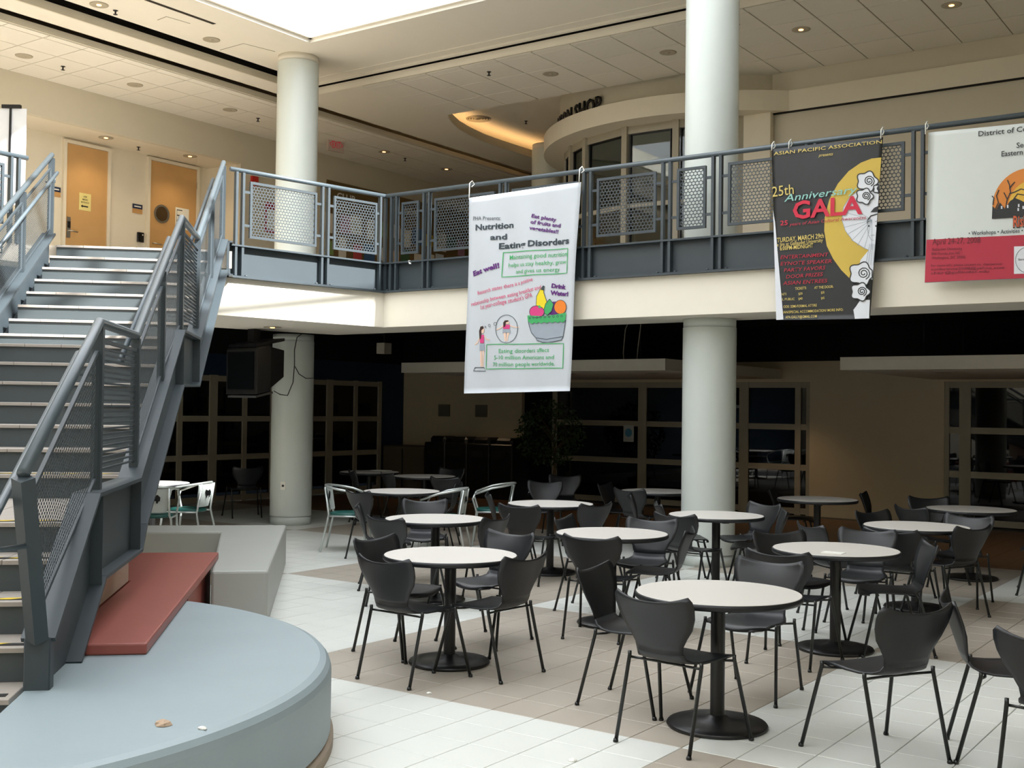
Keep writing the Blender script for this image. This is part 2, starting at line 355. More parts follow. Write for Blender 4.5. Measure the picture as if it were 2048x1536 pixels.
# panel hangs below the grid: flip so chamfer faces down
tmesh.v = [(x, y, -z - .012) for x, y, z in tmesh.v]; tmesh.f = [f[::-1] for f in tmesh.f]
tmesh = tmesh.mesh('ceiling_tile', M_tilec)
xx = -12.5
def pt(o, x, y, z): return link('ceiling_tile', tmesh, o, (x, y, z))
for i in range(-1, 22):
    for j in range(0, 4):
        x, y = -11.764 + i * TS, 13.473 - TV_ + .5 * 0 + j * TV_
        if j == 0: continue
        if y + TV_ > YE + .1 and x < -7.4: continue
        if y + TV_ > 16.2: continue
        p = proj((x + .3, y + .3, ZB))
        if p[0] < 500 or p[0] > 2150 or p[1] < -90: continue
        pt(ceilB, x, y, ZB)
tm2 = MB().box(.008, TS - .008, FR + .04, 13.465, ZB - .012, ZB)
tm2 = tm2.mesh('ceiling_tile', M_tilec)
for i in range(-1, 14): link('ceiling_tile', tm2, ceilB, (-11.764 + i * TS, 0, 0))
for i in range(6, 14):
    x = -11.764 + i * TS
    if x > -7.4: link('ceiling_tile', MB().box(.008, TS - .008, 15.446, 16.18, ZB - .012, ZB).mesh('ceiling_tile', M_tilec), ceilB, (x, 0, 0))
MB().box(-12.4, 4, FR + .03, YE - .1, ZB - .002, ZB + .001).build('ceiling_grid', M_grid, ceilB)
MB().box(-7.35, 4, YE - .1, 16.18, ZB - .002, ZB + .001).build('ceiling_grid', M_grid, ceilB)
cc = struct('ceiling_left', MB().box(-16.2, FL2 - .03, -4, 24, ZC, ZC + .05), M_grid, 'tile ceiling along the left corridor', 'ceiling')
XL = [-14.06, -14.22, -14.82, -15.45, -16.05]
for a, b in zip(XL, XL[1:]):
    me = MB().box(b + .007, a - .007, .007, .593, -.012, 0).mesh('ceiling_tile', M_tilec)
    for j in range(-5, 25): link('ceiling_tile', me, cc, (0, 8.95 + j * .6, ZC))

# walls ---------------------------------------------------------------
XM, XD = -16.05, -16.95
ZAL = 6.13; YJ = 14.07
struct('wall_left', MB().box(XM - .12, XM, YJ, 24.1, ZF, ZC).box(XM - .12, XM, -4, YJ, ZAL, ZC), M_wall, 'beige left wall of the upper level with the header over the door alcove', 'wall')
struct('wall_alcove', MB().box(XD - .1, XD, -4, YJ, ZF, ZAL + .05).box(XD, XM - .12, YJ, YJ + .1, ZF, ZAL), M_wallc, 'cream back wall of the door alcove', 'wall')
struct('ceiling_alcove', MB().box(XD, XM - .12, -4, YJ, ZAL, ZAL + .05), M_wallc, 'cream alcove ceiling', 'ceiling')
struct('wall_far', MB().box(-18, 4, 24.1, 24.2, ZF, 7.3), M_wall)
YR = 16.19
wr = struct('wall_right_upper', MB().box(-6.76, 4, YR, YR + .1, ZF, 6.83), M_wall, 'beige wall of the upper level behind the right balcony', 'wall')
struct('trim_10', MB().box(-6.8, 4, YR - .07, YR, 6.2, 6.5), M_wallc, 'projecting plaster band on the upper right wall', 'moulding')
struct('trim_11', MB().box(-6.8, 4, YR - .06, YR, 6.185, 6.2), M_dark)
struct('wall_back', MB().box(-17, -16.0 + 2.9, 18.85, 18.95, 0, 2.62).box(-7.13, -4.93, 18.8, 18.95, 0, 2.62), mat('lower beige wall', '#cbbc9f', .7, var=.03), 'beige back wall of the lower level', 'wall')
struct('wall_back_header', MB().box(-13.1, -7.13, 18.8, 18.95, 2.27, 2.62).box(-4.93, 4, 18.8, 18.95, 2.27, 2.62), MATS['lower beige wall'])
struct('wall_plenum', MB().box(-16.2, 4, 18.78, 18.95, 2.62, 3.3).box(-16.3, -16.18, -4, 18.9, 2.66, 3.3), M_black, 'black band of wall above the lower level', 'wall')
struct('wall_left_lower', MB().box(-16.3, -16.2, -4, 12.2, 0, 2.66).box(-16.3, -16.2, 18.06, 18.9, 0, 2.66).box(-16.3, -16.2, 12.2, 18.06, 2.25, 2.66), M_blue, 'dark blue lower left wall', 'wall')
struct('wall_front', MB().box(-18, 4, -4.1, -4, 0, 7.4), M_wall)
struct('wall_right', MB().box(4, 4.1, -4, 24.2, 0, 7.4), M_wall)
struct('wall_outer', MB().box(-18.1, -18, -4, 24.2, 0, 7.4).box(-18, 4, 20, 20.1, 0, 3.4), M_dark)
# baseboards
struct('baseboard_left', MB().box(XM, XM + .015, YJ, 24, ZF, ZF + .1), M_dark)

# storefront grids -------------------------------------------------------
def storefront(name, axis, const, us, zs, label, thick=.06, door=()):
    """axis 'X': plane y=const, us along x ; axis 'Y': plane x=const, us along y"""
    o = empty(name, (us[0], const, 0) if axis == 'X' else (const, us[0], 0), label=label, cat='window', kind='structure')
    def bx(u0, u1, z0, z1, t, nm, m):
        mb = MB().box(u0, u1, const - t / 2, const + t / 2, z0, z1) if axis == 'X' else MB().box(const - t / 2, const + t / 2, u0, u1, z0, z1)
        kid(mb.build(nm, m), o)
    for k, u in enumerate(us):
        wd = .085 if k in door else .05
        bx(u - wd, u + wd, 0, 2.28, thick + .02, 'mullion', M_frame)
    for z in zs:
        for a, b in zip(us, us[1:]): bx(a + .04, b - .04, z - .05, z + .05, thick, 'transom', M_frame)
    for a, b in zip(us, us[1:]):
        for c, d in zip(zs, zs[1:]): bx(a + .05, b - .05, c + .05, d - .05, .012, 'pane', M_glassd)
    return o
ZS = [.07, .81, 1.5, 2.22]
storefront('window_2', 'X', 18.86, [-12.3, -10.36, -9.4, -8.34, -7.35, -7.15], ZS, 'dark glazed shop front behind the middle tables', door=(1, 3))
storefront('window_3', 'X', 18.86, [-4.91, -4.62, -3.2, -1.8, -.4, 1], ZS, 'dark glazed shop front at the right edge', door=(1,))
storefront('window_4', 'Y', -16.2, [12.2, 12.92, 13.65, 14.38, 15.1, 16.07, 16.58, 17.33, 18.06], ZS, 'dark glazed doors along the lower left wall', door=(2, 4, 6))
# drum shop front ---------------------------------------------------------
def dxf(r, a, z=0): return (DC.x + r * math.cos(a), DC.y + r * math.sin(a), z)
D = math.radians
def ringwall(r0, r1, a0, a1, z0, z1, n=40):
    mb = MB()
    prof = [(r0, z0), (r1, z0), (r1, z1), (r0, z1), (r0, z0)]
    mb.lathe(prof, (DC.x, DC.y, 0), n, D(a0), D(a1), smooth=False, cap=False); return mb
struct('wall_drum_frieze', ringwall(2.62, 2.87, -215, -48, 6.4, 7.17, 48), M_wall, 'curved beige frieze above the shop', 'wall')
struct('trim_12', ringwall(2.62, 3.143, -215, -47.6, 6.2, 6.5, 48), M_wallc, 'curved projecting band over the shop windows', 'band')
DA = [-205, -182, -160, -143, -131, -118.5, -98.3, -80, -59.5]
sh = empty('window_5', (DC.x, DC.y, ZF), label='curved glass front of the shop on the upper level', cat='window', kind='structure')
RG = 2.745
for a in DA:
    a = D(a); p, q = dxf(RG, a, ZF), dxf(RG, a, 6.2); wd = .05 if a < D(-140) else .065
    kid(MB().beam(p, q, .1, wd * 2, (math.cos(a), math.sin(a), 0)).build('mullion', M_frame), sh)
for a, b in zip(DA, DA[1:]):
    p, q = Vector(dxf(RG, D(a), 0)), Vector(dxf(RG, D(b), 0))
    for z, hh in ((6.14, .12), (4.945, .07), (ZF + .06, .12)): kid(MB().beam(p + Vector((0, 0, z)), q + Vector((0, 0, z)), .07, hh).build('transom', M_frame), sh)
    for z0_, z1_ in ((ZF + .12, 4.91), (4.98, 6.08)):
        kid(MB().beam(p + Vector((0, 0, (z0_ + z1_) / 2)), q + Vector((0, 0, (z0_ + z1_) / 2)), .012, z1_ - z0_).build('pane', M_glass), sh)
    # thin dark gasket round every pane
    g = MB(); d = (q - p).normalized() * .085
    for z in (6.07,): g.beam(p + d + Vector((0, 0, z)), q - d + Vector((0, 0, z)), .075, .015)
    for e, z in ((p + d, 0), (q - d, 0)): g.beam(e + Vector((0, 0, 3.7)), e + Vector((0, 0, 6.07)), .075, .015)
    kid(g.build('gasket', M_blk), sh)
struct('wall_shop_end', MB().box(-7.23, -6.72, 16.03, 16.16, ZF, 6.4), M_wallc)
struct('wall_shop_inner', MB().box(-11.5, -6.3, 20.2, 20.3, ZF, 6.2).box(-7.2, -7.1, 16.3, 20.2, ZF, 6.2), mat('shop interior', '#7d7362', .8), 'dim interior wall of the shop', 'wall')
struct('ceiling_shop', ringwall(0.01, 2.62, -215, -35, 6.2, 6.24, 30), M_ceil)
# ================================================================== PLATFORM, BENCHES
def inv(x, y): return (-x * math.sin(TH) + y * math.cos(TH), x * math.cos(TH) + y * math.sin(TH))
WP = -1.36
ps, pw = inv(PC.x, PC.y); half = WP - pw
def plat_ring(r, z):
    hs = math.sqrt(r * r - half * half); a0 = math.atan2(hs, half); pts = []
    for k in range(49):
        t = a0 - 2 * a0 * k / 48; pts.append(SW(ps + r * math.sin(t), pw + r * math.cos(t), z))
    return pts
mb = MB(); rings = [plat_ring(r, z) for r, z in ((2.285, .07), (2.3, .08), (2.3, .375), (2.292, .405), (2.272, .428), (2.24, .44))]
n = 49
for k in range(len(rings) - 1):
    mb.add(rings[k] + rings[k + 1], [(i, n + i, n + i + 1, i + 1) for i in range(n - 1)] + [(n - 1, 2 * n - 1, n, 0)], True)
mb.add(rings[-1], [tuple(range(n - 1, -1, -1))])
plat = mb.build('round_platform', M_plat); setp(plat, 'low curved grey blue platform at the foot of the stair', 'platform')
mb = MB(); rg = [plat_ring(2.315, 0), plat_ring(2.315, .05), plat_ring(2.285, .07)]
for k in range(2): mb.add(rg[k] + rg[k + 1], [(i, n + i, n + i + 1, i + 1) for i in range(n - 1)])
mb.build('base_strip', M_sand, plat)
def swprism(poly, z0, z1, chamfer=0):
    mb = MB(); pts = [SW(*p)[:2] for p in poly]; mb.prism(pts, z0, z1); return mb
def bevel(o, wd=.012, seg=2):
    m = o.modifiers.new('edge', 'BEVEL'); m.width = wd; m.segments = seg; m.limit_method = 'ANGLE'; return o
gb = bevel(swprism([(9.3, -.49), (9.3, -.925), (12.2, -1.13), (12.2, -3.1), (12.86, -3.1), (12.86, -.49)], 0, .44).build('grey_bench', M_plats), .02)
setp(gb, 'L-shaped pale grey painted bench block behind the red bench', 'bench')
rb = bevel(swprism([(6.23, -1.24), (6.23, -.94), (10.02, -.94), (10.02, -1.75), (8.44, -1.75), (8.44, -1.395), (6.3, -1.395)], .44, .5).build('red_bench', M_red), .01)
setp(rb, 'brick red painted bench slab beside the stair', 'bench')
swprism([(8.46, -1.7), (8.46, -1.0), (9.98, -1.0), (9.98, -1.7)], 0, .44).build('bench_support', M_red, rb)
# ================================================================== STAIR
stair = empty('staircase', SW(NOS[0], -2.25, 0), label='wide grey steel staircase with pale tile treads rising to the upper level', cat='staircase')
WL, WR = -3.14, -1.385
def sk_(mb, name, m, parent=stair): return kid(mb.build(name, m), parent)
LOW = [(S1 - RUN * 2, Z1 - 2 * RISE), (S1 - RUN, Z1 - RISE)]
steps = LOW + [(NOS[i], Z1 + RISE * i) for i in range(20)]
for k, (s, z) in enumerate(steps):
    nxt = steps[k + 1][0] + .03 if k + 1 < len(steps) else s + .32
    tr = MB(lambda p: SW(*p))
    nseg = 6; ww = (WR - WL) / nseg
    for q in range(nseg):
        rows = max(1, round((nxt - s) / .31)); dd = (nxt - s) / rows
        for r in range(rows): tr.bbox(s + r * dd + .0015, s + (r + 1) * dd - .0015, WL + q * ww + .0015, WL + (q + 1) * ww - .0015, z - .024, z, .003)
    t_ = sk_(tr, 'tread', M_tread)
    if k > 0: sk_(MB(lambda p: SW(*p)).box(s + .02, s + .05, WL, WR, steps[k - 1][1] - .02, z - .024), 'riser', M_riser)
    if 2 <= k <= 7:
        tp = MB(lambda p: SW(*p)); tp.box(s + .05, s + .10, WL + .05, WR - .03, z, z + .003)
        yl = MB(lambda p: SW(*p)); c = WL + .08
        while c < WR - .15:
            yl.add([(s + .05, c, z + .004), (s + .05, c + .1, z + .004), (s + .10, c + .17, z + .004), (s + .10, c + .07, z + .004)], [(3, 2, 1, 0)]); c += .2
        a = sk_(tp, 'safety_tape', M_blk); b = yl.build('stripes', M_yellow); b.parent = a; b.matrix_parent_inverse = a.matrix_parent_inverse.copy(); b.matrix_parent_inverse = Matrix.Translation(-Vector(stair.location))
        b.parent = a; b.matrix_parent_inverse = Matrix.Identity(4)
TOPL = [(5.52, .665), (6.5, 1.25), (7.83, 1.25), (9.92, 2.36), (11.08, 2.36), (13.6, 3.65)]
BOTL = [(5.6, .44), (6.06, .44), (6.67, .78), (7.9, .78), (8.07, .93), (9.87, 1.9), (11.0, 1.92), (12.57, 2.77), (13.6, 3.3)]
def lerp_line(L, s):
    for (a, za), (b, zb) in zip(L, L[1:]):
        if a <= s <= b: return za + (zb - za) * (s - a) / (b - a)
    return L[0][1] if s < L[0][0] else L[-1][1]
def stringer(w, side):
    """side +1: flanges point to +w"""
    web = MB(); pts = [(s, z) for s, z in TOPL] + [(s, z) for s, z in reversed(BOTL)]
    nn = len(pts); vs = [SW(s, w - .006, z) for s, z in pts] + [SW(s, w + .006, z) for s, z in pts]
    web.add(vs, [tuple(range(nn)), tuple(range(2 * nn - 1, nn - 1, -1))] + [(i, nn + i, nn + (i + 1) % nn, (i + 1) % nn) for i in range(nn)])
    o = sk_(web, 'stringer', M_steel)
    def sub(mb, nm, m=M_steel):
        c = mb.build(nm, m); c.parent = o; c.matrix_parent_inverse = Matrix.Translation(-Vector(stair.location)); c.matrix_parent_inverse = Matrix.Identity(4); return c
    for (a, za), (b, zb) in zip(TOPL, TOPL[1:]): sub(MB().beam(SW(a, w, za), SW(b, w, zb), .15, .022), 'top_flange')
    for (a, za), (b, zb) in zip(BOTL[1:], BOTL[2:]): sub(MB().beam(SW(a, w + side * .04, za), SW(b, w + side * .04, zb), .085, .02), 'bottom_flange')
    for s in (6.6, 7.86, 9.9, 11.05): sub(MB(lambda p: SW(*p)).box(s - .006, s + .006, w + side * .005, w + side * .07, lerp_line(BOTL, s) + .01, lerp_line(TOPL, s) - .01), 'stiffener')
    sub(MB(lambda p: SW(*p)).bbox(5.5, 5.58, w - .058, w + .058, .44, .68, .006), 'newel_box')
    return o
stringer(-1.31, 1); stringer(-3.21, -1)
# closing soffit plate under the flight
und = MB()
for (a, za), (b, zb) in zip(BOTL[1:], BOTL[2:]): und.beam(SW(a, -2.26, za + .03), SW(b, -2.26, zb + .03), 1.86, .02)
sk_(und, 'underside_plate', M_steel)
cw = MB(); pp = [(7.42, .5), (8.42, .5), (8.42, 1.0), (7.9, .82), (7.42, .8)]
cw.add([SW(s, -1.405, z) for s, z in pp] + [SW(s, -1.445, z) for s, z in pp], [(4, 3, 2, 1, 0), (5, 6, 7, 8, 9)] + [(i, (i + 1) % 5, 5 + (i + 1) % 5, 5 + i) for i in range(5)])
setp(cw.build('wall_under_stair', mat('cream under stair wall', '#b9a896', .6)), 'cream wall piece under the stair stringer', 'wall', None, 'structure')

# perforated sheet ---------------------------------------------------------
def perf(mb, c00, c10, c11, c01, pitch, hole=.39):
    c00, c10, c11, c01 = map(Vector, (c00, c10, c11, c01))
    nu = max(2, round((c10 - c00).length / pitch)); nv = max(2, round((c01 - c00).length / (pitch * .87)))
    def P(u, v):
        u /= nu; v /= nv
        return (c00 * (1 - u) + c10 * u) * (1 - v) + (c01 * (1 - u) + c11 * u) * v
    hx = [math.radians(t) for t in (-150, -90, -30, 30, 90, 150)]
    inner = [(math.cos(t) * hole, math.sin(t) * hole * 1.1) for t in hx]; outer = [(-.5, -.5), (0, -.5), (.5, -.5), (.5, .5), (0, .5), (-.5, .5)]
    vs, fs = [], []
    for j in range(nv):
        odd = j % 2; cnt = nu - 1 if odd else nu
        if odd:
            for a, b in ((0, .5), (nu - .5, nu)):
                k = len(vs); vs += [P(a, j), P(b, j), P(b, j + 1), P(a, j + 1)]; fs.append((k, k + 1, k + 2, k + 3))
        for i in range(cnt):
            cu, cv = i + .5 + .5 * odd, j + .5; k = len(vs)
            vs += [P(cu + a, cv + b) for a, b in outer] + [P(cu + a, cv + b) for a, b in inner]
            fs += [(k + q, k + (q + 1) % 6, k + 6 + (q + 1) % 6, k + 6 + q) for q in range(6)]
    mb.add(vs, fs)
def stair_rail(w, inw, label, full=True):
    o = empty('stair_railing', SW(5.5, w, .68), label=label, cat='railing')
    A = lambda mb, nm, m=M_steel: kid(mb.build(nm, m), o)
    top = [(5.2, 1.44), (6.74, 2.2), (7.97, 2.2), (10.13, 3.34), (11.3, 3.34), (13.66, 4.56)]
    A(MB().tube([SW(s, w, z) for s, z in top], .029, 10), 'top_rail', M_rail)
    gi = w + inw * .1
    A(MB().tube([SW(4.75, gi, 1.02), SW(4.95, gi, 1.16), SW(6.7, gi, 2.02)], .02, 8), 'grab_rail', M_rail)
    A(MB().tube([SW(7.95, gi, 2.02), SW(10.1, gi, 3.16)], .02, 8), 'grab_rail', M_rail)
    A(MB().tube([SW(11.25, gi, 3.16), SW(13.5, gi, 4.33)], .02, 8), 'grab_rail', M_rail)
    A(MB().tube([SW(5.28, w, 1.12), SW(5.1, gi, 1.12), SW(5.06, gi, 1.2)], .012, 6), 'grab_rail_bracket', M_rail)
    for s, z in ((6.6, 1.9), (8.1, 2.02), (10, 3.02), (11.4, 3.15), (13.4, 4.2)): A(MB().tube([SW(s, w, z), SW(s, gi, z), SW(s, gi, z + .06)], .01, 6), 'grab_rail_bracket', M_rail)
    A(MB().beam(SW(5.5, w, .67), SW(5.2, w, 1.42), .07, .07, (1, 0, 0)), 'newel_post')
    for s, zt in ((6.74, 2.2), (7.97, 2.2), (9.1, 2.78), (10.13, 3.34), (11.3, 3.34), (12.5, 3.94), (13.66, 4.54)):
        A(MB().beam(SW(s, w, lerp_line(TOPL, s)), SW(s, w, zt - .02), .055, .06 if s > 13 else .055, (math.cos(TH), math.sin(TH), 0)), 'post')
    def panel(a, b):
        (s0, zb0, zt0), (s1, zb1, zt1) = a, b
        m = MB(); perf(m, SW(s0, w, zb0), SW(s1, w, zb1), SW(s1, w, zt1), SW(s0, w, zt0), .027)
        p = A(m, 'perforated_panel')
        f = MB(); c = [SW(s0, w, zb0), SW(s1, w, zb1), SW(s1, w, zt1), SW(s0, w, zt0)]
        for i in range(4): f.beam(c[i], c[(i + 1) % 4], .02, .02)
        f = f.build('panel_frame', M_steel); f.parent = p; f.matrix_parent_inverse = Matrix.Identity(4)
    panel((5.56, .74, .76), (6.68, 1.29, 2.02)) if False else None
    m = MB(); c4 = [SW(5.5, w, .8), SW(6.69, w, 1.32), SW(6.69, w, 2.03), SW(5.3, w, 1.33)]
    perf(m, *c4, .027); p = A(m, 'perforated_panel'); f = MB()
    for i in range(4): f.beam(c4[i], c4[(i + 1) % 4], .02, .02)
    f = f.build('panel_frame', M_steel); f.parent = p; f.matrix_parent_inverse = Matrix.Identity(4)
    for s0, s1 in ((8.02, 9.06), (9.14, 10.08), (11.35, 12.46), (12.54, 13.6)):
        zb = lambda s: lerp_line(TOPL, s) + .05
        zt = lambda s: lerp_line(top, s) - .14
        panel((s0, zb(s0), zt(s0)), (s1, zb(s1), zt(s1)))
    for s0, s1, zb in ((6.77, 7.94, 1.24), (10.16, 11.27, 2.37)):
        for k in range(22):
            z = zb + .12 + k * .033; A(MB(lambda p: SW(*p)).box(s0, s1, w - .012, w + .004, z, z + .012), 'slat')
        A(MB(lambda p: SW(*p)).box(s0, s1, w - .012, w + .012, zb + .85, zb + .87), 'panel_bar')
    return o
stair_rail(-1.31, -1, 'grey stair railing with perforated and slatted panels on the right side of the stair')
stair_rail(-3.21, 1, 'grey stair railing on the left side of the stair, cut by the picture edge')

# balcony railings -----------------------------------------------------------
ZR = 4.53
def balcony_rail(name, p, q, posts, panels, label, base=3.28, pitch=.042):
    p, q = Vector((*p, 0)), Vector((*q, 0)); d = (q - p).normalized(); nrm = Vector((d.y, -d.x, 0)); L = (q - p).length
    o = empty(name, tuple(p + Vector((0, 0, base))), label=label, cat='railing')
    xf = lambda v: tuple(p + d * v[0] + nrm * v[1] + Vector((0, 0, v[2])))
    A = lambda mb, nm, m=M_steel: kid(mb.build(nm, m), o)
    A(MB(xf).tube([(0, .03, ZR), (L, .03, ZR)], .028, 10), 'top_rail', M_rail)
    for s in posts:
        for e in (-.045, .045): A(MB(xf).box(s + e - .016, s + e + .016, .0, .05, base, ZR - .02), 'post')
    for a, b in panels:
        m = MB(xf); perf(m, (a + .02, .025, 3.76), (b - .02, .025, 3.76), (b - .02, .025, 4.4), (a + .02, .025, 4.4), pitch, .45)
        pn = A(m, 'perforated_panel'); f = MB(xf)
        for x in (a, b - .03): f.box(x, x + .03, .01, .04, 3.74, 4.42)
        for z in (3.74, 4.39): f.box(a + .03, b - .03, .01, .04, z, z + .03)
        for z in (3.87, 4.27):
            f.box(a - .07, a, .018, .034, z, z + .03); f.box(b, b + .07, .018, .034, z, z + .03)
        f = f.build('panel_frame', M_steel); f.parent = pn; f.matrix_parent_inverse = Matrix.Identity(4)
    return o
R0 = K
pr_ = [x - K[0] for x in RPOST]
rpan = [(a + .13, b - .13) for a, b in zip(pr_, pr_[1:])]
balcony_rail('balcony_railing', K, (1.5, 11.4), pr_ + [9.3, 10.5], rpan, 'long grey steel railing with perforated panels on the right balcony')
balcony_rail('balcony_railing', E, K, LPOST, [(LPOST[0] + .14, LPOST[1] - .13), (LPOST[1] + .13, LPOST[2] - .1)], 'short grey steel railing with two perforated panels between stair and corner')
balcony_rail('balcony_railing', (-12.12, 2.0), (-12.12, 7.45), [.3, 1.7, 3.1, 4.5, 5.3], [(.43, 1.57), (1.83, 2.97), (3.23, 4.37), (4.63, 5.17)], 'grey steel railing of the upper floor at the left picture edge', base=ZF)

# ================================================================== TABLES
def make_table():
    o = empty('round_table')
    MB().lathe([(0.0, .742), (.452, .742), (.455, .738)], n=56, cap=False, smooth=False).build('table_top', M_lam, o)
    MB().lathe([(.455, .7395), (.462, .735), (.463, .715), (.455, .706), (.0, .706)], n=56, cap=False).build('edge_band', M_edge, o)
    MB().lathe([(.04, .03), (.04, .68)], n=20, cap=False).build('pedestal', M_base, o)
    MB().lathe([(.0, .0), (.272, 0), (.28, .012), (.272, .024), (.2, .034), (.07, .045), (.055, .06), (.04, .065)], n=44, cap=False).build('base_plate', M_base, o)
    s = MB(); s.box(-.25, .25, -.03, .03, .68, .706); s.box(-.03, .03, -.25, .25, .68, .706); s.build('support_spider', M_base, o)
    return o
TABS = dict(T1=(-2.76, 5.91), T2=(-4.90, 6.22), T3=(-2.96, 8.35), T4=(-6.6, 8.15), T5=(-4.77, 8.18), T6=(-3.01, 10.57), T7=(-4.84, 10.3), T8=(-6.76, 10.29), T9=(-3.1, 12.89), T10=(-4.85, 13.05), T11=(-9.07, 10.55), T12=(-6.84, 12.85), T13=(-10.83, 13.1), T14=(-12.2, 9.34), T15=(-12.1, 13.3))
TD = dict(T1='nearest round table in the front row', T2='round table closest to the curved platform', T3='round table with a white card on it', T4='round table behind the one closest to the platform',
          T5='round table in the middle of the floor', T6='third round table from the front at the right', T7='round table directly in front of the lower column', T8='round table in front of the potted tree',
          T9='farthest round table at the right edge', T10='round table against the beige back wall', T11='round table with silver armchairs', T12='round table half hidden by the lower column',
          T13='dim round table behind the silver armchairs', T14='round table behind the stair stringer', T15='dimmest round table at the far left back')
proto = make_table()
for k, (n_, (x, y)) in enumerate(TABS.items()):
    o = proto if k == 0 else copy_tree(proto)
    o.location = (x, y, 0); o.rotation_euler = (0, 0, k * .4)
    lb = {'T1': 'white round table nearest the camera on a black pedestal', 'T2': 'white round table closest to the curved grey platform', 'T3': 'white round table at the right with a small white card on top', 'T4': 'white round table behind the table closest to the platform',
          'T5': 'white round table in the middle of the dining floor', 'T6': 'white round table at the right behind the one with the card', 'T7': 'white round table directly in front of the lower column', 'T8': 'white round table in front of the potted tree',
          'T9': 'white round table farthest back at the right edge', 'T10': 'shaded round table before the bare beige back wall', 'T11': 'white round table flanked by silver armchairs', 'T12': 'shaded round table half hidden behind the lower column',
          'T13': 'dim round table behind the silver armchairs', 'T14': 'white round table partly hidden by the stair stringer', 'T15': 'dim round table at the back left with papers on it'}[n_]
    setp(o, lb, 'table', 'round pedestal tables')

# ================================================================== BLACK CHAIRS
PROF = [(.235, .425, .165), (.225, .440, .195), (.18, .449, .212), (.10, .452, .218), (.0, .447, .213), (-.08, .445, .198), (-.14, .450, .172), (-.185, .466, .150), (-.213, .496, .142), (-.228, .535, .147), (-.242, .580, .172), (-.258, .632, .208), (-.275, .685, .232), (-.293, .730, .240), (-.308, .762, .236), (-.316, .778, .215)]
def shell(rows, name):
    NU = 12; vs = []; fs = []
    for side in (0, 1):
        for (y, z, h), r in rows:
            for q in range(NU + 1):
                u = -1 + 2 * q / NU; back = max(0, min(1, (r - 6) / 5)); th = .011 * side
                zz = z + (1 - back) * (.012 * u * u - .004) ; yy = y + back * .045 * u * u
                if r >= 12: zz += (.038 * abs(u) ** 2.2 - .008) * (r - 11) / 4
                if r <= 1: zz -= 0; yy -= (.05 if r == 0 else .03) * u * u
                vs.append((u * h, yy - th * back * .97, zz - th * (1 - back)))
    n = len(rows); W_ = NU + 1; o2 = n * W_
    for i in range(n - 1):
        for q in range(NU):
            a, b, c, d = i * W_ + q, i * W_ + q + 1, (i + 1) * W_ + q + 1, (i + 1) * W_ + q
            fs.append((a, b, c, d)); fs.append((o2 + d, o2 + c, o2 + b, o2 + a))
    for i in range(n - 1):
        for q in (0, NU):
            a, d = i * W_ + q, (i + 1) * W_ + q; fs.append((a, d, o2 + d, o2 + a) if q == 0 else (d, a, o2 + a, o2 + d))
    for i in (0, n - 1):
        for q in range(NU):
            a, b = i * W_ + q, i * W_ + q + 1; fs.append((b, a, o2 + a, o2 + b) if i == 0 else (a, b, o2 + b, o2 + a))
    mb = MB(); mb.add(vs, fs, True); return mb
def make_chair():
    o = empty('shell_chair'); R_ = [(p, k) for k, p in enumerate(PROF)]
    shell(R_[:9], 'seat').build('seat', M_chair, o); shell(R_[8:], 'backrest').build('backrest', M_chair, o)
    fr = {1: MB(), -1: MB()}
    for sx in (-1, 1):
        for sy, ft, tp in ((1, (.285, .255), (.238, .15)), (-1, (.225, -.265), (.222, -.15))):
            l = MB(); l.tube([(sx * tp[0], tp[1], .462), (sx * tp[0], tp[1], .44), (sx * ft[0], ft[1], .0)], .0105, 8)
            l.lathe([(.013, 0), (.015, .006), (.011, .02)], (sx * ft[0], ft[1], 0), 8)
            l.build('leg', M_leg, o)
            fr[sy].tube([(sx * tp[0], tp[1], .432), (sx * .14, tp[1] * .8, .425), (0, tp[1] * .7, .422)], .007, 6)
    for sy in (1, -1): fr[sy].build('under_brace', M_leg, o)
    return o
# settled places (x, y, facing) so that no chair touches another chair or a table foot
CHAIR_AT = [[-2.802,5.539,84.3],[-3.37,6.06,5.0],[-2.93,6.75,-92.0],[-1.88,5.945,149.4],[-1.34,6.32,20.0],[-0.94,5.7,80.0],[-4.834,5.744,87.7],[-4.52,6.19,176.7],[-5.4,6.31,-0.0],[-5.146,6.986,-92.0],[-6.609,7.761,86.0],[-6.228,8.18,184.6],[-7.448,9.009,-52.0],[-7.435,8.441,42.0],[-4.569,7.707,100.6],[-5.247,8.666,12.0],[-4.783,8.737,-77.7],[-4.435,8.29,199.3],[-6.582,9.653,98.0],[-6.32,10.124,166.3],[-8.335,12.506,-62.0],[-7.398,10.514,40.0],[-8.899,13.887,-60.0],[-3.07,7.77,92.0],[-3.357,8.59,-38.0],[-3.419,9.723,50.0],[-3.048,9.159,-84.3],[-2.622,8.575,209.6],[-2.921,9.807,90.0],[-2.708,10.434,155.4],[-2.8,11.164,-98.0],[-3.38,11.135,-25.0],[-3.355,12.294,60.0],[-4.25,13.75,10.0],[-3.605,13.389,-60.0],[-2.25,12.3,190.0],[-4.891,9.851,84.3],[-4.892,11.109,-112.0],[-4.512,10.477,208.0],[-5.353,10.67,35.0],[-6.878,12.513,84.3],[-6.194,11.59,28.0],[-7.344,12.897,7.4],[-5.319,13.546,15.0],[-8.922,9.939,80.0],[-9.154,11.323,208.0],[-11.715,12.893,54.3],[-10.972,12.807,64.3],[-9.924,12.654,100.0],[-11.282,14.107,-80.0],[-13.854,12.333,150.0]]
chair0 = make_chair(); _used = [False]; _n = [0]
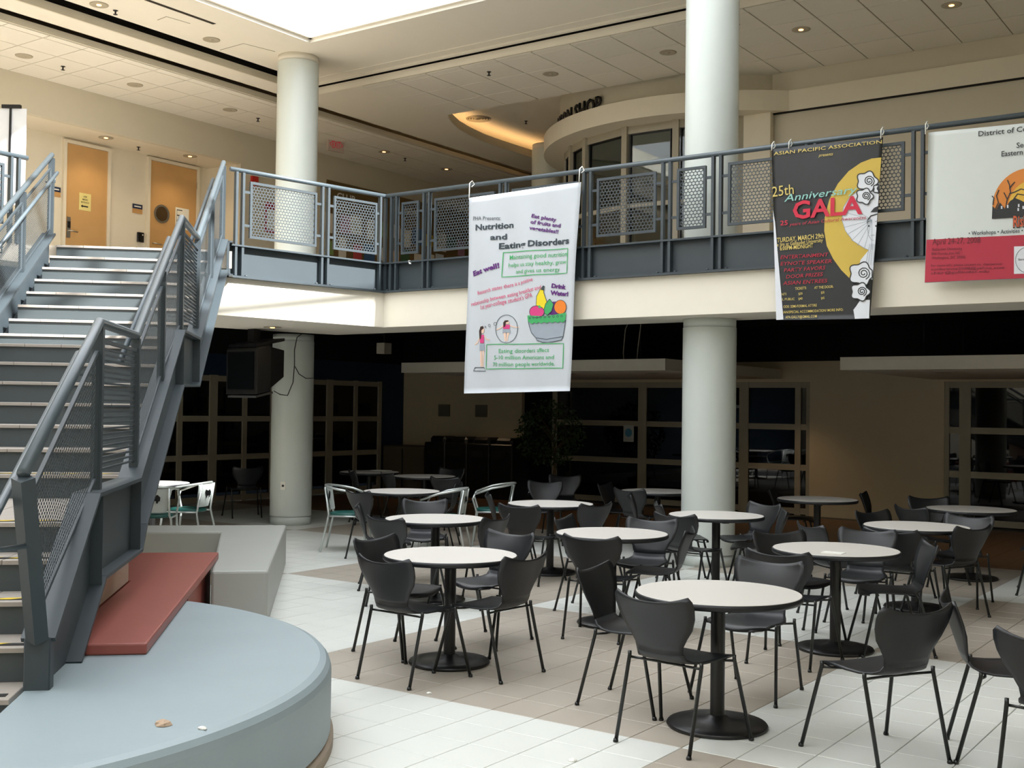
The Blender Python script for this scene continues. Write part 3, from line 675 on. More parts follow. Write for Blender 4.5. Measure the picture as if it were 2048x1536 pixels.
def chair(x, y, fdeg, label):
    o = copy_tree(chair0) if _used[0] else chair0; _used[0] = True
    x, y, fdeg = CHAIR_AT[_n[0]]; _n[0] += 1
    o.location = (x, y, 0); o.rotation_euler = (0, 0, math.radians(fdeg - 90)); setp(o, label, 'chair', 'black moulded chairs')
def chair_px(px, py, fdeg, label):
    p = onZ(px, py, .785); f = math.radians(fdeg); chair(p.x + .30 * math.cos(f), p.y + .30 * math.sin(f), fdeg, label)
C_ = 'black moulded chair '
chair(-2.82, 5.575, 90, C_ + 'in front of the nearest table, seen from behind')
chair(-3.37, 6.06, 5, C_ + 'at the left side of the nearest table, facing right')
chair(-2.93, 6.75, -92, C_ + 'on the far side of the nearest table, facing the camera')
chair(-1.91, 6.04, 162, C_ + 'turned away at the right of the nearest table, whole seat visible')
chair(-1.34, 6.32, 20, C_ + 'at the right picture edge with its seat facing right')
chair(-.94, 5.70, 80, C_ + 'cut off by the right picture edge at the bottom corner')
chair(-4.86, 5.775, 82, C_ + 'front left of the table closest to the platform, seen from behind')
chair(-4.52, 6.19, 171, C_ + 'front right of the table closest to the platform, seen from behind')
chair(-5.40, 6.31, 0, C_ + 'back left of the table closest to the platform')
chair_px(1025, 1066, -92, C_ + 'back right of the table closest to the platform')
chair_px(770, 1036, 86, C_ + 'front left of the second table in the platform row')
chair_px(989, 1037, 172, C_ + 'front right of the second table in the platform row')
chair_px(850, 1002, -52, C_ + 'facing the camera behind the second table in the platform row')
chair_px(713, 1012, 42, C_ + 'seen edge-on at the far left of the second platform-row table')
chair(-4.63, 7.81, 88, C_ + 'in front of the middle table, seen from behind')
chair_px(1121, 1038, 12, C_ + 'at the left of the middle table')
chair_px(1300, 1040, -72, C_ + 'behind the middle table, facing the camera')
chair_px(1380, 1062, 205, C_ + 'seen edge-on at the right of the middle table')
chair_px(1035, 1009, 98, C_ + 'in front of the table before the potted tree')
chair_px(1200, 1009, 172, C_ + 'front right of the table before the potted tree')
chair_px(1091, 963, -62, C_ + 'behind the table before the potted tree')
chair_px(974, 990, 40, C_ + 'seen edge-on left of the table before the potted tree')
chair_px(1130, 951, -60, C_ + 'in the gloom under the potted tree')
chair(-3.07, 7.77, 92, C_ + 'in front of the table with the white card, seen from behind')
chair_px(1559, 1064, -38, C_ + 'back left of the table with the white card')
chair_px(1615, 1051, 50, C_ + 'between the card table and the third right table, seen from behind')
chair_px(1745, 1067, -90, C_ + 'behind the table with the white card, facing the camera')
chair_px(1867, 1086, 197, C_ + 'seen edge-on at the right of the table with the white card')
chair_px(1779, 1062, 90, C_ + 'in front of the third table at the right')
chair_px(1951, 1055, 168, C_ + 'front right of the third table at the right')
chair_px(1941, 1032, -98, C_ + 'behind the third table at the right, facing the camera')
chair_px(1740, 1023, -25, C_ + 'back left of the third table at the right')
chair_px(1817, 1015, 60, C_ + 'in front of the farthest right table')
chair_px(1800, 997, 10, C_ + 'dark, left of the farthest right table')
chair_px(1856, 995, -60, C_ + 'back left of the farthest right table')
chair(-2.25, 12.3, 190, C_ + 'at the right edge beside the farthest right table')
chair_px(1352, 1030, 90, C_ + 'in front of the table before the lower column')
chair_px(1533, 1008, -112, C_ + 'behind the table before the lower column, facing the camera')
chair_px(1574, 1024, 208, C_ + 'seen edge-on right of the table before the lower column')
chair_px(1313, 1009, 35, C_ + 'left of the table before the lower column')
chair_px(1277, 977, 90, C_ + 'in front of the table half hidden by the column')
chair_px(1258, 990, 28, C_ + 'seen edge-on between two tables left of the column')
chair_px(1209, 969, 20, C_ + 'seen edge-on in the dark left of the column')
chair_px(1540, 980, 15, C_ + 'dark, left of the table before the bare wall')
chair_px(712, 983, 80, C_ + 'in front of the table with silver armchairs')
chair_px(922, 972, 208, C_ + 'edge-on between two silver armchairs')
chair_px(702, 942, 60, C_ + 'dim, at the far left back beside the dark doors')
chair_px(775, 947, 70, C_ + 'dim, in front of the back left tables')
chair_px(888, 956, 100, C_ + 'dim, in front of the table behind the silver armchairs')
chair_px(905, 937, -80, C_ + 'dim, behind the table at the dark bins')
chair_px(497, 935, 150, C_ + 'dark, in the shade left of the lower stair-side column')
# ================================================================== SILVER ARMCHAIRS
def make_arm():
    o = empty('silver_armchair')
    hoop = [(-.27, .24, .66)] + [(.27 * math.sin(t) * 1.02, -.02 - .25 * math.cos(t) , .70 + .09 * (math.cos(t) + 1) / 2) for t in [math.radians(a) for a in range(-100, 101, 20)]] + [(.27, .24, .66)]
    MB().tube(hoop, .014, 8).build('arm_hoop', M_silver, o)
    for s in (-1, 1):
        MB().tube([(s * .27, .24, .66), (s * .275, .27, .6), (s * .25, .22, .44), (s * .27, .27, .0)], .013, 8).build('leg', M_silver, o)
        MB().tube([(s * .17, -.25, .775), (s * .18, -.2, .46), (s * .2, -.2, .42), (s * .23, -.29, .0)], .013, 8).build('leg', M_silver, o)
        MB().tube([(s * .25, .22, .43), (s * .2, -.2, .43)], .011, 6).build('seat_rail', M_silver, o)
    b = MB(); vs = []
    for k in range(2):
        for i in range(5):
            for j in range(7):
                u = -1 + j / 3; z = .49 + .28 * i / 4; vs.append((u * (.15 + .015 * i), -.205 - .05 * i / 4 + .03 * u * u - .012 * k - .0, z))
    fs = []
    for i in range(4):
        for j in range(6):
            a = i * 7 + j; q = (a, a + 1, a + 8, a + 7); fs.append(q[::-1]); fs.append(tuple(35 + t for t in q))
    b.add(vs, fs, True); bp = b.build('back_panel', M_silverp, o)
    # bison silhouette cut-out on both faces
    sil = [(-.07, 0), (-.075, .03), (-.06, .055), (-.03, .06), (0, .075), (.035, .07), (.055, .045), (.08, .02), (.075, -.02), (.055, -.03), (.05, -.05), (.035, -.05), (.03, -.02), (-.02, -.025), (-.035, -.055), (-.05, -.055), (-.05, -.02)]
    m = MB(); m.add([(x, -.252, .65 + z) for x, z in sil], [tuple(range(len(sil)))]); m.add([(x, -.222, .65 + z) for x, z in sil], [tuple(range(len(sil) - 1, -1, -1))]); m.build('bison_cutout', M_blk, bp)
    st = MB(); st.lathe([(0, .425), (.2, .425), (.215, .435), (.215, .455), (.19, .468), (0, .472)], n=24, cap=False); st.v = [(x * 1.02, y * 1.05 + .01, z) for x, y, z in st.v]; st.build('seat', M_teal, o)
    return o
ARM_AT = [[-9.72,10.3,35.0],[-8.608,10.809,207.6],[-8.75,12.0,215.0],[-11.2,8.6,140.0],[-11.5,9.35,205.0],[-12.726,9.265,7.4]]
arm0 = make_arm(); _a = [False]; _m = [0]
def arm(x, y, f, label):
    o = copy_tree(arm0) if _a[0] else arm0; _a[0] = True
    x, y, f = ARM_AT[_m[0]]; _m[0] += 1
    o.location = (x, y, 0); o.rotation_euler = (0, 0, math.radians(f - 90)); setp(o, label, 'armchair', 'silver armchairs with teal seats')
arm(-9.72, 10.3, 35, 'silver armchair with teal seat left of the far platform-row table')
arm(-8.72, 10.95, 195, 'silver armchair whose bison back panel shows behind the round table')
arm(-8.75, 12.0, 215, 'silver armchair seen from the side before the dark bins')
arm(-11.2, 8.6, 140, 'silver armchair with bison back panel just behind the stair stringer')
arm(-11.5, 9.35, 205, 'silver armchair seen from the side between stair and column')
arm(-12.5, 9.1, 20, 'silver armchair mostly hidden behind the stair')
# ================================================================== DOORS on the upper left wall
def door(name, y0, y1, zt, label):
    o = empty(name, (XD, (y0 + y1) / 2, ZF), label=label, cat='door', kind='structure')
    A = lambda mb, nm, m: kid(mb.build(nm, m), o)
    A(MB().box(XD, XD + .035, y0, y1, ZF + .01, zt), 'door_leaf', M_wood)
    for a, b, c, d in ((y0 - .06, y0 - .005, ZF, zt + .06), (y1 + .005, y1 + .06, ZF, zt + .06), (y0 - .005, y1 + .005, zt + .005, zt + .06)): A(MB().box(XD, XD + .06, a, b, c, d), 'door_frame', M_wallc)
    return o
KL = 1.066
def ly(y): return y * KL
def lz(z): return CH + (z - CH) * KL
d1 = door('door_1', ly(10.43), ly(11.16), lz(5.76), 'maple door with a yellow notice and keypad lever')
d2 = door('door_2', ly(11.98), ly(12.93), lz(5.78), 'maple door with a round porthole window')
A = lambda mb, nm, m, p: kid(mb.build(nm, m), p)
XF = XD + .035
lx = MB().box(XF, XF + .02, ly(10.45), ly(10.51), lz(4.3), lz(4.62)); A(lx, 'lock_plate', M_chrome, d1); A(MB().box(XF + .02, XF + .03, ly(10.455), ly(10.505), lz(4.45), lz(4.55)), 'keypad', M_blk, d1)
A(MB().tube([(XF, ly(10.48), lz(4.41)), (XF + .05, ly(10.48), lz(4.41)), (XF + .05, ly(10.62), lz(4.4))], .012, 8), 'lever_handle', M_chrome, d1)
pc = onX(323, 428, XF)
def disc_x(x, y, z, r0, r1, t, n=32):
    mb = MB(); vs = []
    for rr, xx in ((r0, x), (r0, x + t), (r1, x + t), (r1, x)):
        vs += [(xx, y + rr * math.cos(2 * math.pi * k / n), z + rr * math.sin(2 * math.pi * k / n)) for k in range(n)]
    mb.add(vs, [(i * n + k, i * n + (k + 1) % n, (i + 1) * n + (k + 1) % n, (i + 1) * n + k) for i in range(3) for k in range(n)]); return mb
A(disc_x(XF, pc.y, pc.z, .13, .165, .015), 'porthole_ring', M_chrome, d2)
pg = MB(); pg.add([(XF + .004, pc.y + .13 * math.cos(2 * math.pi * k / 32), pc.z + .13 * math.sin(2 * math.pi * k / 32)) for k in range(32)], [tuple(range(32))]); A(pg, 'porthole_glass', mat('porthole glass', '#4a3a26', .1), d2)
A(MB().tube([(XF, ly(12.05), lz(4.41)), (XF + .05, ly(12.05), lz(4.41)), (XF + .05, ly(12.2), lz(4.4))], .012, 8), 'lever_handle', M_chrome, d2)
for z in (4.0, 4.7, 5.7): A(MB().box(XF, XF + .02, ly(12.93), ly(12.955), z, z + .12), 'hinge', M_chrome, d2)

# ================================================================== flat print helpers
def text_mesh(s, mapf, size_w, cap, bold=0.0, shear=0.0):
    """lay text on a surface: mapf(u along baseline m, v up m) -> xyz"""
    cu = bpy.data.curves.new('t', 'FONT'); cu.body = s; cu.size = 1; cu.offset = bold; cu.resolution_u = 2; cu.shear = shear
    ob = bpy.data.objects.new('t', cu); COL.objects.link(ob)
    dg = bpy.context.evaluated_depsgraph_get(); me = bpy.data.meshes.new_from_object(ob.evaluated_get(dg))
    bpy.data.objects.remove(ob); bpy.data.curves.remove(cu)
    xs = [v.co.x for v in me.vertices]; x0_, x1_ = min(xs), max(xs); k = size_w / max(1e-6, x1_ - x0_); kv = cap / .69
    for v in me.vertices: v.co = Vector(mapf((v.co.x - x0_) * k, v.co.y * kv))
    return me
def put_text(s, P0, P1, cap, up, out, m, parent, name='lettering', bold=0, shear=0, bend=None):
    P0, P1 = Vector(P0), Vector(P1); d = P1 - P0; L = d.length; d.normalize(); up = Vector(up); out = Vector(out)
    f = lambda u, v: P0 + d * u + up * v + out
    if bend: g = f; f = lambda u, v: bend(g(u, v))
    me = text_mesh(s, f, L, cap, bold, shear); me.materials.append(m); o = link(name, me)
    return kid(o, parent) if parent else o

# notices, plaques on the upper left wall -------------------------------------
M_note = mat('yellow notice paper', '#d9cd86', .8); M_ink = mat('black ink', '#17171a', .7)
def paperX(name, y0, y1, z0, z1, x, m, label, cat='notice', t=.004):
    y0, y1, z0, z1 = ly(y0), ly(y1), lz(z0), lz(z1)
    return setp(MB().box(x, x + t, y0, y1, z0, z1).build(name, m), label, cat)
nt1 = paperX('paper_notice', 10.66, 10.87, 4.76, 5.03, XF, M_note, 'yellow paper notice with a black arrow on the left door')
for k, (s, a, b) in enumerate((('USE', .075, .135), ('MAIN', .06, .15), ('ENTRANCE', .035, .175))):
    z = 4.965 - k * .045; put_text(s, (XF + .006, ly(10.66 + a), lz(z)), (XF + .006, ly(10.66 + b), lz(z)), .026, (0, 0, 1), (0, 0, 0), M_ink, nt1, bold=.01)
ar = MB(); zz = 4.825
ar.add([(XF + .006, ly(y), lz(z)) for y, z in ((10.69, zz), (10.725, zz + .025), (10.725, zz + .01), (10.82, zz + .01), (10.82, zz - .01), (10.725, zz - .01), (10.725, zz - .025))], [tuple(range(7))]); kid(ar.build('arrow', M_ink), nt1)
nt2 = paperX('paper_notice', 12.5, 12.78, 4.72, 5.08, XF, M_paper, 'white paper notice with black lines on the porthole door')
for k in range(4): kid(MB().box(XF + .004, XF + .006, ly(12.53), ly(12.64), lz(5.03 - k * .09), lz(5.045 - k * .09)).build('printed_line', M_ink), nt2)
kid(MB().box(XF + .004, XF + .006, ly(12.525), ly(12.53), lz(4.76), lz(5.045)).build('printed_line', M_ink), nt2)
M_pb, M_pt = mat('plaque blue', '#1d2a4a', .4), mat('plaque tan', '#b98f5a', .5)
for y, z, lb in ((10.26, 4.98, 'blue and tan room plaque left of the doors'), (11.76, 4.94, 'blue and tan room plaque between the two doors')):
    y, z = ly(y), lz(z)
    o = empty('room_plaque', (XD, y, z), label=lb, cat='sign', group='room plaques')
    kid(MB().box(XD, XD + .012, y - .1, y + .1, z - .08, z).build('lower_half', M_pt), o); kid(MB().box(XD, XD + .012, y - .1, y + .1, z, z + .08).build('upper_half', M_pb), o)
    kid(MB().box(XD + .012, XD + .014, y - .07, y + .07, z + .03, z + .05).build('printed_line', M_paper), o)
o = empty('card_reader', (XD, ly(11.82), lz(4.48)), label='black card reader box on the wall beside the porthole door', cat='card reader')
kid(MB().bbox(XD, XD + .04, ly(11.76), ly(11.88), lz(4.4), lz(4.56)).build('housing', M_blk), o); kid(MB().box(XD + .04, XD + .042, ly(11.84), ly(11.86), lz(4.51), lz(4.53)).build('indicator', M_paper), o)
M_redp = mat('red print', '#a52233', .6)
o = empty('wall_notice', (XM, ly(13.93), lz(5.04)), label='white notice with a red border seen through the left balcony panel', cat='notice')
kid(MB().box(XM, XM + .005, ly(13.77), ly(14.09), lz(4.78), lz(5.28)).build('sheet', M_paper), o)
for a, b, c, d in ((13.76, 13.8, 4.77, 5.29), (14.06, 14.1, 4.77, 5.29), (13.8, 14.06, 4.77, 4.82), (13.8, 14.06, 5.18, 5.29)): kid(MB().box(XM + .005, XM + .008, ly(a), ly(b), lz(c), lz(d)).build('border', M_redp), o)
o = empty('fire_alarm', (XM, ly(13.49), lz(5.64)), label='red fire alarm strobe on the beige wall', cat='alarm')
kid(MB().box(XM, XM + .05, ly(13.42), ly(13.56), lz(5.52), lz(5.68)).build('housing', mat('alarm red', '#b3261e', .4)), o); kid(MB().box(XM + .05, XM + .07, ly(13.45), ly(13.53), lz(5.53), lz(5.58)).build('strobe', M_paper), o)
# bulletin board with papers
o = empty('bulletin_board', (XM, ly(18), lz(4.9)), label='long brown cork bulletin board full of papers behind the corner railing', cat='board')
kid(MB().box(XM, XM + .03, ly(15.25), ly(21.2), lz(3.75), lz(5.93)).build('cork', M_cork), o)
for k, s in enumerate(('CLUB', 'NEWS')):
    a = 15.5 + k * 1.9; put_text(s, (XM + .036, ly(a), lz(5.62)), (XM + .036, ly(a + .5), lz(5.62)), .12, (0, 0, 1), (0, 0, 0), M_paper, o, bold=.02)
cols = ['#d9d5c8', '#c8d0d6', '#7f9a5a', '#c9b9b0', '#b8474a', '#3d5f8a', '#cdb64a', '#d6a25a', '#486a48', '#b78aa0']
pm = [mat('pinned paper %d' % k, c, .8) for k, c in enumerate(cols)]
for k in range(64):
    y = 15.35 + (k % 16) * .36 + random.uniform(-.05, .05); z = 3.85 + (k // 16) * .44 + random.uniform(-.06, .06); a, b = random.uniform(.1, .16), random.uniform(.12, .19)
    setp(MB().box(XM + .031, XM + .034 + .001 * (k % 3), ly(y - a), ly(y + a), lz(z - b), lz(z + b)).build('pinned_paper', pm[k % 10 if k % 3 else 0]), '%s paper pinned to the cork board, %s row, %s from the column' % (['cream', 'pale blue', 'olive green', 'pinkish', 'red', 'dark blue', 'yellow', 'orange', 'dark green', 'mauve'][k % 10 if k % 3 else 0], ('bottom', 'lower middle', 'upper middle', 'top')[k // 16], ('first second third fourth fifth sixth seventh eighth ninth tenth eleventh twelfth thirteenth fourteenth fifteenth sixteenth'.split())[k % 16]), 'paper', 'papers pinned to the cork board')
# exit sign
ex = onX(672, 291, -15.1)
o = empty('exit_sign', (-15.1, ex.y, ex.z), label='red EXIT sign hanging beside the upper left column', cat='exit sign')
ey, ez = ex.y, ex.z
M_exw = mat('exit sign face', '#b9aaa0', .5)
vd = Vector((math.cos(D(-12)), math.sin(D(-12)), 0)); vt = Vector((-vd.y, vd.x, 0))
exf = lambda p: tuple(Vector((-15.1, ey, ez)) + vd * p[0] + vt * p[1] + Vector((0, 0, p[2])))
kid(MB(exf).box(-.03, .03, -.19, .16, -.12, .12).build('housing', M_exw), o); kid(MB(exf).box(-.01, .01, -.02, .02, .12, ZC - ez).build('stem', M_exw), o)
put_text('<EXIT>', exf((.034, -.16, -.06)), exf((.034, .13, -.06)), .13, (0, 0, 1), (0, 0, 0), mat('exit red', '#d0283c', .5, emit='#d0203a', estr=.25, var=0), o, bold=.0)
# poster stand at the far left on the upper floor
ps_ = onZ(22, 215, 5.55); ps_ = Vector((ps_.x, ps_.y, ZF))
vd = Vector((.578, -.816, 0)); vt = Vector((.816, .578, 0))
xf = lambda p: tuple(ps_ + vd * p[0] + vt * p[1] + Vector((0, 0, p[2])))
o = empty('poster_stand', tuple(ps_), label='white poster board on a black T-topped stand at the left edge upstairs', cat='poster stand')
A(MB(xf).box(-.012, .0, -.33, .2, .75, 2.0), 'board', mat('white poster board', '#dcdfe4', .6), o)
A(MB(xf).box(0, .02, -.012, .012, .0, 2.02), 'pole', M_blk, o); A(MB(xf).box(-.02, .03, -.11, .13, 2.0, 2.045), 'top_clip', M_blk, o)
A(MB(xf).box(-.2, .25, -.02, .02, 0, .02).box(-.02, .02, -.25, .25, 0, .02), 'foot', M_blk, o); A(MB(xf).box(-.013, .001, -.345, -.33, .75, 2.0), 'edge_strip', M_redp, o)

# ================================================================== CEILING LIGHTS, SPRINKLERS
def downlight(x, y, z, on, label, grp, r=.105):
    o = empty('downlight', (x, y, z), label=label, cat='downlight', group=grp)
    MB().lathe([(r - .012, -.004), (r + .014, -.006), (r + .016, 0), (r - .012, .0)], n=24).build('trim_ring', M_trimw, o)
    MB().lathe([(r - .012, -.004), (r - .02, -.001), (r * .5, -.0005), (0, -.0005)], n=24, cap=False).build('reflector', M_lampon if on else M_brass, o)
    MB().lathe([(.0, -.012), (.03, -.01), (.035, -.001)], n=12, cap=False).build('bulb', M_lampon if on else M_trimw, o)
    if on:
        l = bpy.data.lights.new('downlight_lamp', 'SPOT'); l.energy = on; l.spot_size = 2.2; l.spot_blend = .8; l.color = (1, .74, .45); l.shadow_soft_size = .06
        lo = bpy.data.objects.new('downlight_lamp', l); COL.objects.link(lo); lo.parent = o; lo.location = (0, 0, -.03)
G1, G2, G3, G4 = 'downlights of the left corridor', 'downlights of the right tile ceiling', 'downlights in the door alcove', 'downlights in the plaster ring'
for (px, py), s in zip(((48, 110), (270, 168), (460, 218), (768, 302), (893, 337)), ('nearest the left picture edge', 'second from the left edge', 'left of the upper column', 'right of the exit sign', 'farthest along the corridor')):
    p = onZ(px, py, ZC); downlight(p.x, p.y, ZC - .013, 8 if px > 500 else 0, 'round downlight in the left corridor ceiling, ' + s, G1)
for (px, py), s in zip(((1101, 146), (1336, 103), (1602, 57), (1903, 8)), ('above the lit recess', 'left of the right column', 'right of the right column', 'at the top right corner')):
    p = onZ(px, py, ZB); downlight(p.x, p.y, ZB - .013, 10 if px > 1500 else 0, 'round brass downlight in the right tile ceiling, ' + s, G2)
for (px, py), s in zip(((212, 275), (380, 312)), ('above the left maple door', 'above the porthole door')):
    p = onZ(px, py, ZAL); downlight(p.x, p.y, ZAL - .003, 26, 'warm downlight in the alcove ceiling ' + s, G3)
for (px, py), s in zip(((198, 9), (423, 79)), ('at the top left', 'between the slot and the column')):
    p = onZ(px, py, ZA); downlight(p.x, p.y, ZA - .003, 6 if px < 300 else 0, 'round downlight in the plaster ring ' + s, G4)
p = onZ(545, 654, 2.8); downlight(p.x, p.y, 2.797, 4, 'small warm downlight in the soffit beside the hanging television', 'soffit downlight')
def sprinkler(x, y, z, label):
    o = empty('sprinkler', (x, y, z), label=label, cat='sprinkler', group='ceiling sprinklers')
    MB().lathe([(.035, 0), (.03, -.006), (.012, -.01), (.01, -.045), (0, -.05)], n=12, cap=False).build('body', M_blk, o)
    MB().lathe([(0, -.05), (.03, -.052), (.03, -.056), (0, -.058)], n=10, cap=False).build('deflector', M_blk, o)
for (px, py), z, s in (((126, 131), ZC, 'in the left corridor tiles near the picture edge'), ((516, 235), ZC, 'in the corridor tiles just left of the column'), ((810, 315), ZC, 'between two corridor downlights right of the exit sign'),
                       ((231, 21), ZA, 'in the plaster ring beside its downlight'), ((978, 142), ZB, 'in the right tile ceiling above the recess'), ((1475, 47), ZB, 'in the right tile ceiling beside the column'), ((277, 294), ZAL, 'in the alcove ceiling between the doors'), ((1052, 242), 7.16, 'inside the lit round recess')):
    p = onZ(px, py, z); sprinkler(p.x, p.y, z - (.013 if z in (ZB, ZC) else 0), 'small dark sprinkler head ' + s)
p = onZ(957, 237, 7.16); o = empty('air_diffuser', (p.x, p.y, 7.16), label='round ringed air diffuser in the lit ceiling recess', cat='air vent')
for r in (.2, .15, .1, .05): MB().lathe([(r, -.002), (r + .015, -.016), (r + .03, -.018), (r + .035, -.002)], n=32, cap=False).build('ring', M_trimw, o)
MB().lathe([(0, -.003), (.2, -.003)], n=32, cap=False).build('throat', M_dark, o)

# SHOP sign on the curved band
so = empty('shop_sign', dxf(2.98, D(-110), 6.5), label='dark raised letters reading BISON SHOP on the curved band', cat='sign')
def arcmap(u, v): a = D(-106) - (1.7 - u) / 2.94; return dxf(2.94, a, 6.5 + v)
me = text_mesh('BISON SHOP', arcmap, 1.7, .25, .015); me.materials.append(M_blk); lt = link('letters', me)
sm = lt.modifiers.new('depth', 'SOLIDIFY'); sm.thickness = .03; kid(lt, so)

# ================================================================== BANNERS
YB = 11.25
class Banner:
    def __init__(s, name, quad, m, label, amp, wav):
        s.wave = lambda p: Vector((p[0], p[1] + amp * math.sin(p[0] * wav[0] + p[2] * wav[1]) * min(1, (4.5 - p[2]) * 1.2), p[2]))
        c = [onY(*q, YB) for q in quad]          # TL TR BR BL
        s.c = c; s.o = empty(name, tuple((c[0] + c[1]) / 2), label=label, cat='banner')
        s.lay = .004; s.grid = None; s.fill('cloth', [(0, 0), (1, 0), (1, 1), (0, 1)], m)
    def uv(s, u, v):
        c = s.c; return (c[0] * (1 - u) + c[1] * u) * (1 - v) + (c[3] * (1 - u) + c[2] * u) * v
    def fill(s, name, quad, m, off=0):
        NU, NV = 26, 34; mb = MB(); vs = []
        (a, b, c, d) = [Vector(q) for q in quad]
        for k in (0, 1):
            for j in range(NV + 1):
                for i in range(NU + 1):
                    t = (a * (1 - i / NU) + b * (i / NU)) * (1 - j / NV) + (d * (1 - i / NU) + c * (i / NU)) * (j / NV)
                    p = s.wave(s.uv(t.x, t.y)); p.y += .004 * k - off; vs.append(p)
        W_ = NU + 1; o2 = W_ * (NV + 1); fs = []
        for j in range(NV):
            for i in range(NU):
                q = (j * W_ + i, (j + 1) * W_ + i, (j + 1) * W_ + i + 1, j * W_ + i + 1); fs.append(q)
                if not off: fs.append(tuple(o2 + t for t in q[::-1]))
        if not off:
            for j in range(NV):
                for i in (0, NU): q = (j * W_ + i, (j + 1) * W_ + i); fs.append((q[0], q[1], o2 + q[1], o2 + q[0]))
            for i in range(NU):
                for j in (0, NV): q = (j * W_ + i, j * W_ + i + 1); fs.append((q[0], q[1], o2 + q[1], o2 + q[0]))
        mb.add(vs, fs, True); return kid(mb.build(name, m), s.o)
    def pt(s, x, y, l): p = s.wave(onY(x, y, YB)); p.y -= .0045 + .0015 * l; return p
    def text(s, t, a, b, h, m, l=1, bold=.012, shear=0):
        P0, P1 = onY(*a, YB), onY(*b, YB); d = (P1 - P0); L = d.length; d.normalize(); cap = h * P0.y / (F * .93)
        up = Vector((-d.z, 0, d.x)); off = Vector((0, -.006 - .0015 * l, 0))
        me = text_mesh(t, lambda u, v: s.wave(P0 + d * u + up * v) + off, L, cap, bold, shear); me.materials.append(m); return kid(link('lettering', me), s.o)
    def poly(s, pts, m, l=1, name='print'):
        # subdivide long edges so the print follows the cloth
        q = []
        for i, a in enumerate(pts):
            b = pts[(i + 1) % len(pts)]; n = max(1, int(math.hypot(b[0] - a[0], b[1] - a[1]) / 14))
            q += [(a[0] + (b[0] - a[0]) * k / n, a[1] + (b[1] - a[1]) * k / n) for k in range(n)]
        bm = bmesh.new(); vv = [bm.verts.new(onY(x, y, YB)) for x, y in q]
        ed = [bm.edges.new((vv[i], vv[(i + 1) % len(vv)])) for i in range(len(vv))]
        bmesh.ops.triangle_fill(bm, use_beauty=True, edges=ed)
        for _ in range(3):
            lg = [e for e in bm.edges if e.calc_length() > .07]
            if lg: bmesh.ops.subdivide_edges(bm, edges=lg, cuts=1)
        bmesh.ops.triangulate(bm, faces=bm.faces[:]); bm.normal_update()
        for f in bm.faces:
            if f.normal.y > 0: f.normal_flip()
        for v in bm.verts: v.co = s.wave(v.co) - Vector((0, .0045 + .0015 * l, 0))
        me = bpy.data.meshes.new(name); bm.to_mesh(me); bm.free(); me.materials.append(m); return kid(link(name, me), s.o)
    def stroke(s, pts, wd, m, l=2, name='outline', closed=False):
        if closed: pts = list(pts) + [pts[0]]
        pp = []
        for a, b in zip(pts, pts[1:]):
            n = max(1, int(math.hypot(b[0] - a[0], b[1] - a[1]) / 9)); pp += [(a[0] + (b[0] - a[0]) * k / n, a[1] + (b[1] - a[1]) * k / n) for k in range(n)]
        pts = pp + [pts[-1]]; mb = MB(); vs = []
        for i, p in enumerate(pts):
            a, b = pts[max(0, i - 1)], pts[min(len(pts) - 1, i + 1)]; dx, dy = b[0] - a[0], b[1] - a[1]; L = math.hypot(dx, dy) or 1
            vs += [s.pt(p[0] - dy / L * wd / 2, p[1] + dx / L * wd / 2, l), s.pt(p[0] + dy / L * wd / 2, p[1] - dx / L * wd / 2, l)]
        mb.add(vs, [(2 * i, 2 * i + 1, 2 * i + 3, 2 * i + 2) for i in range(len(pts) - 1)]); return kid(mb.build(name, m), s.o)
    def tie(s, x, y0_, y1_):
        a = onY(x, y1_, YB); kid(MB().tube([(a.x, YB - .02, a.z - .03), (a.x, YB - .01, 4.53), (a.x, YB + .04, 4.565), (a.x, YB + .085, 4.53), (a.x, YB + .03, 4.49)], .006, 6).build('tie_string', M_paper), s.o)
def ell(cx, cy, rx, ry, a0=0, a1=360, n=28, rot=0):
    r = math.radians(rot); out = []
    for k in range(n + (0 if a1 - a0 >= 360 else 1)):
        t = math.radians(a0 + (a1 - a0) * k / n); x, y = rx * math.cos(t), ry * math.sin(t); out.append((cx + x * math.cos(r) - y * math.sin(r), cy + x * math.sin(r) + y * math.cos(r)))
    return out
M_sheet = mat('white cotton sheet', '#c3c8cd', .85, var=.02); M_pk = mat('paint charcoal', '#39434a', .8); M_pp = mat('paint purple', '#5b2470', .8); M_pg = mat('paint green', '#43a662', .8); M_pr = mat('paint rose', '#d2587a', .8)
M_pmag = mat('paint magenta', '#d3417f', .8); M_py = mat('paint yellow', '#e6cf25', .8); M_po = mat('paint orange', '#e8812a', .8); M_pgr = mat('paint grey', '#9aa3ad', .8); M_psk = mat('paint skin', '#e6c3ac', .8); M_pbr = mat('paint dark brown', '#3b2620', .8)
b1 = Banner('cloth_banner', ((938, 396), (1162, 364), (1138, 782), (930, 787)), M_sheet, 'white cloth banner about nutrition with a painted fruit bowl', .02, (10, 1.8))
b1.text('PHA Presents:', (947, 441), (1001, 440), 9, M_pk, bold=0)
b1.text('Nutrition', (952, 461), (1027, 455), 13, M_pk, bold=.03); b1.text('and', (982, 480), (1013, 478), 12, M_pk, bold=.03)
b1.text('Eating', (998, 498), (1053, 494), 13, M_pk, bold=.03); b1.text('Disorders', (1058, 493), (1140, 487), 13, M_pk, bold=.035)
b1.text('Eat plenty', (1064, 435), (1112, 443), 8, M_pp, bold=.03); b1.text('of fruits and', (1062, 447), (1121, 455), 8, M_pp, bold=.03); b1.text('vegetables!!', (1060, 459), (1116, 467), 8, M_pp, bold=.03)
b1.text('Eat well!', (946, 552), (1000, 535), 11, M_pp, bold=.04)
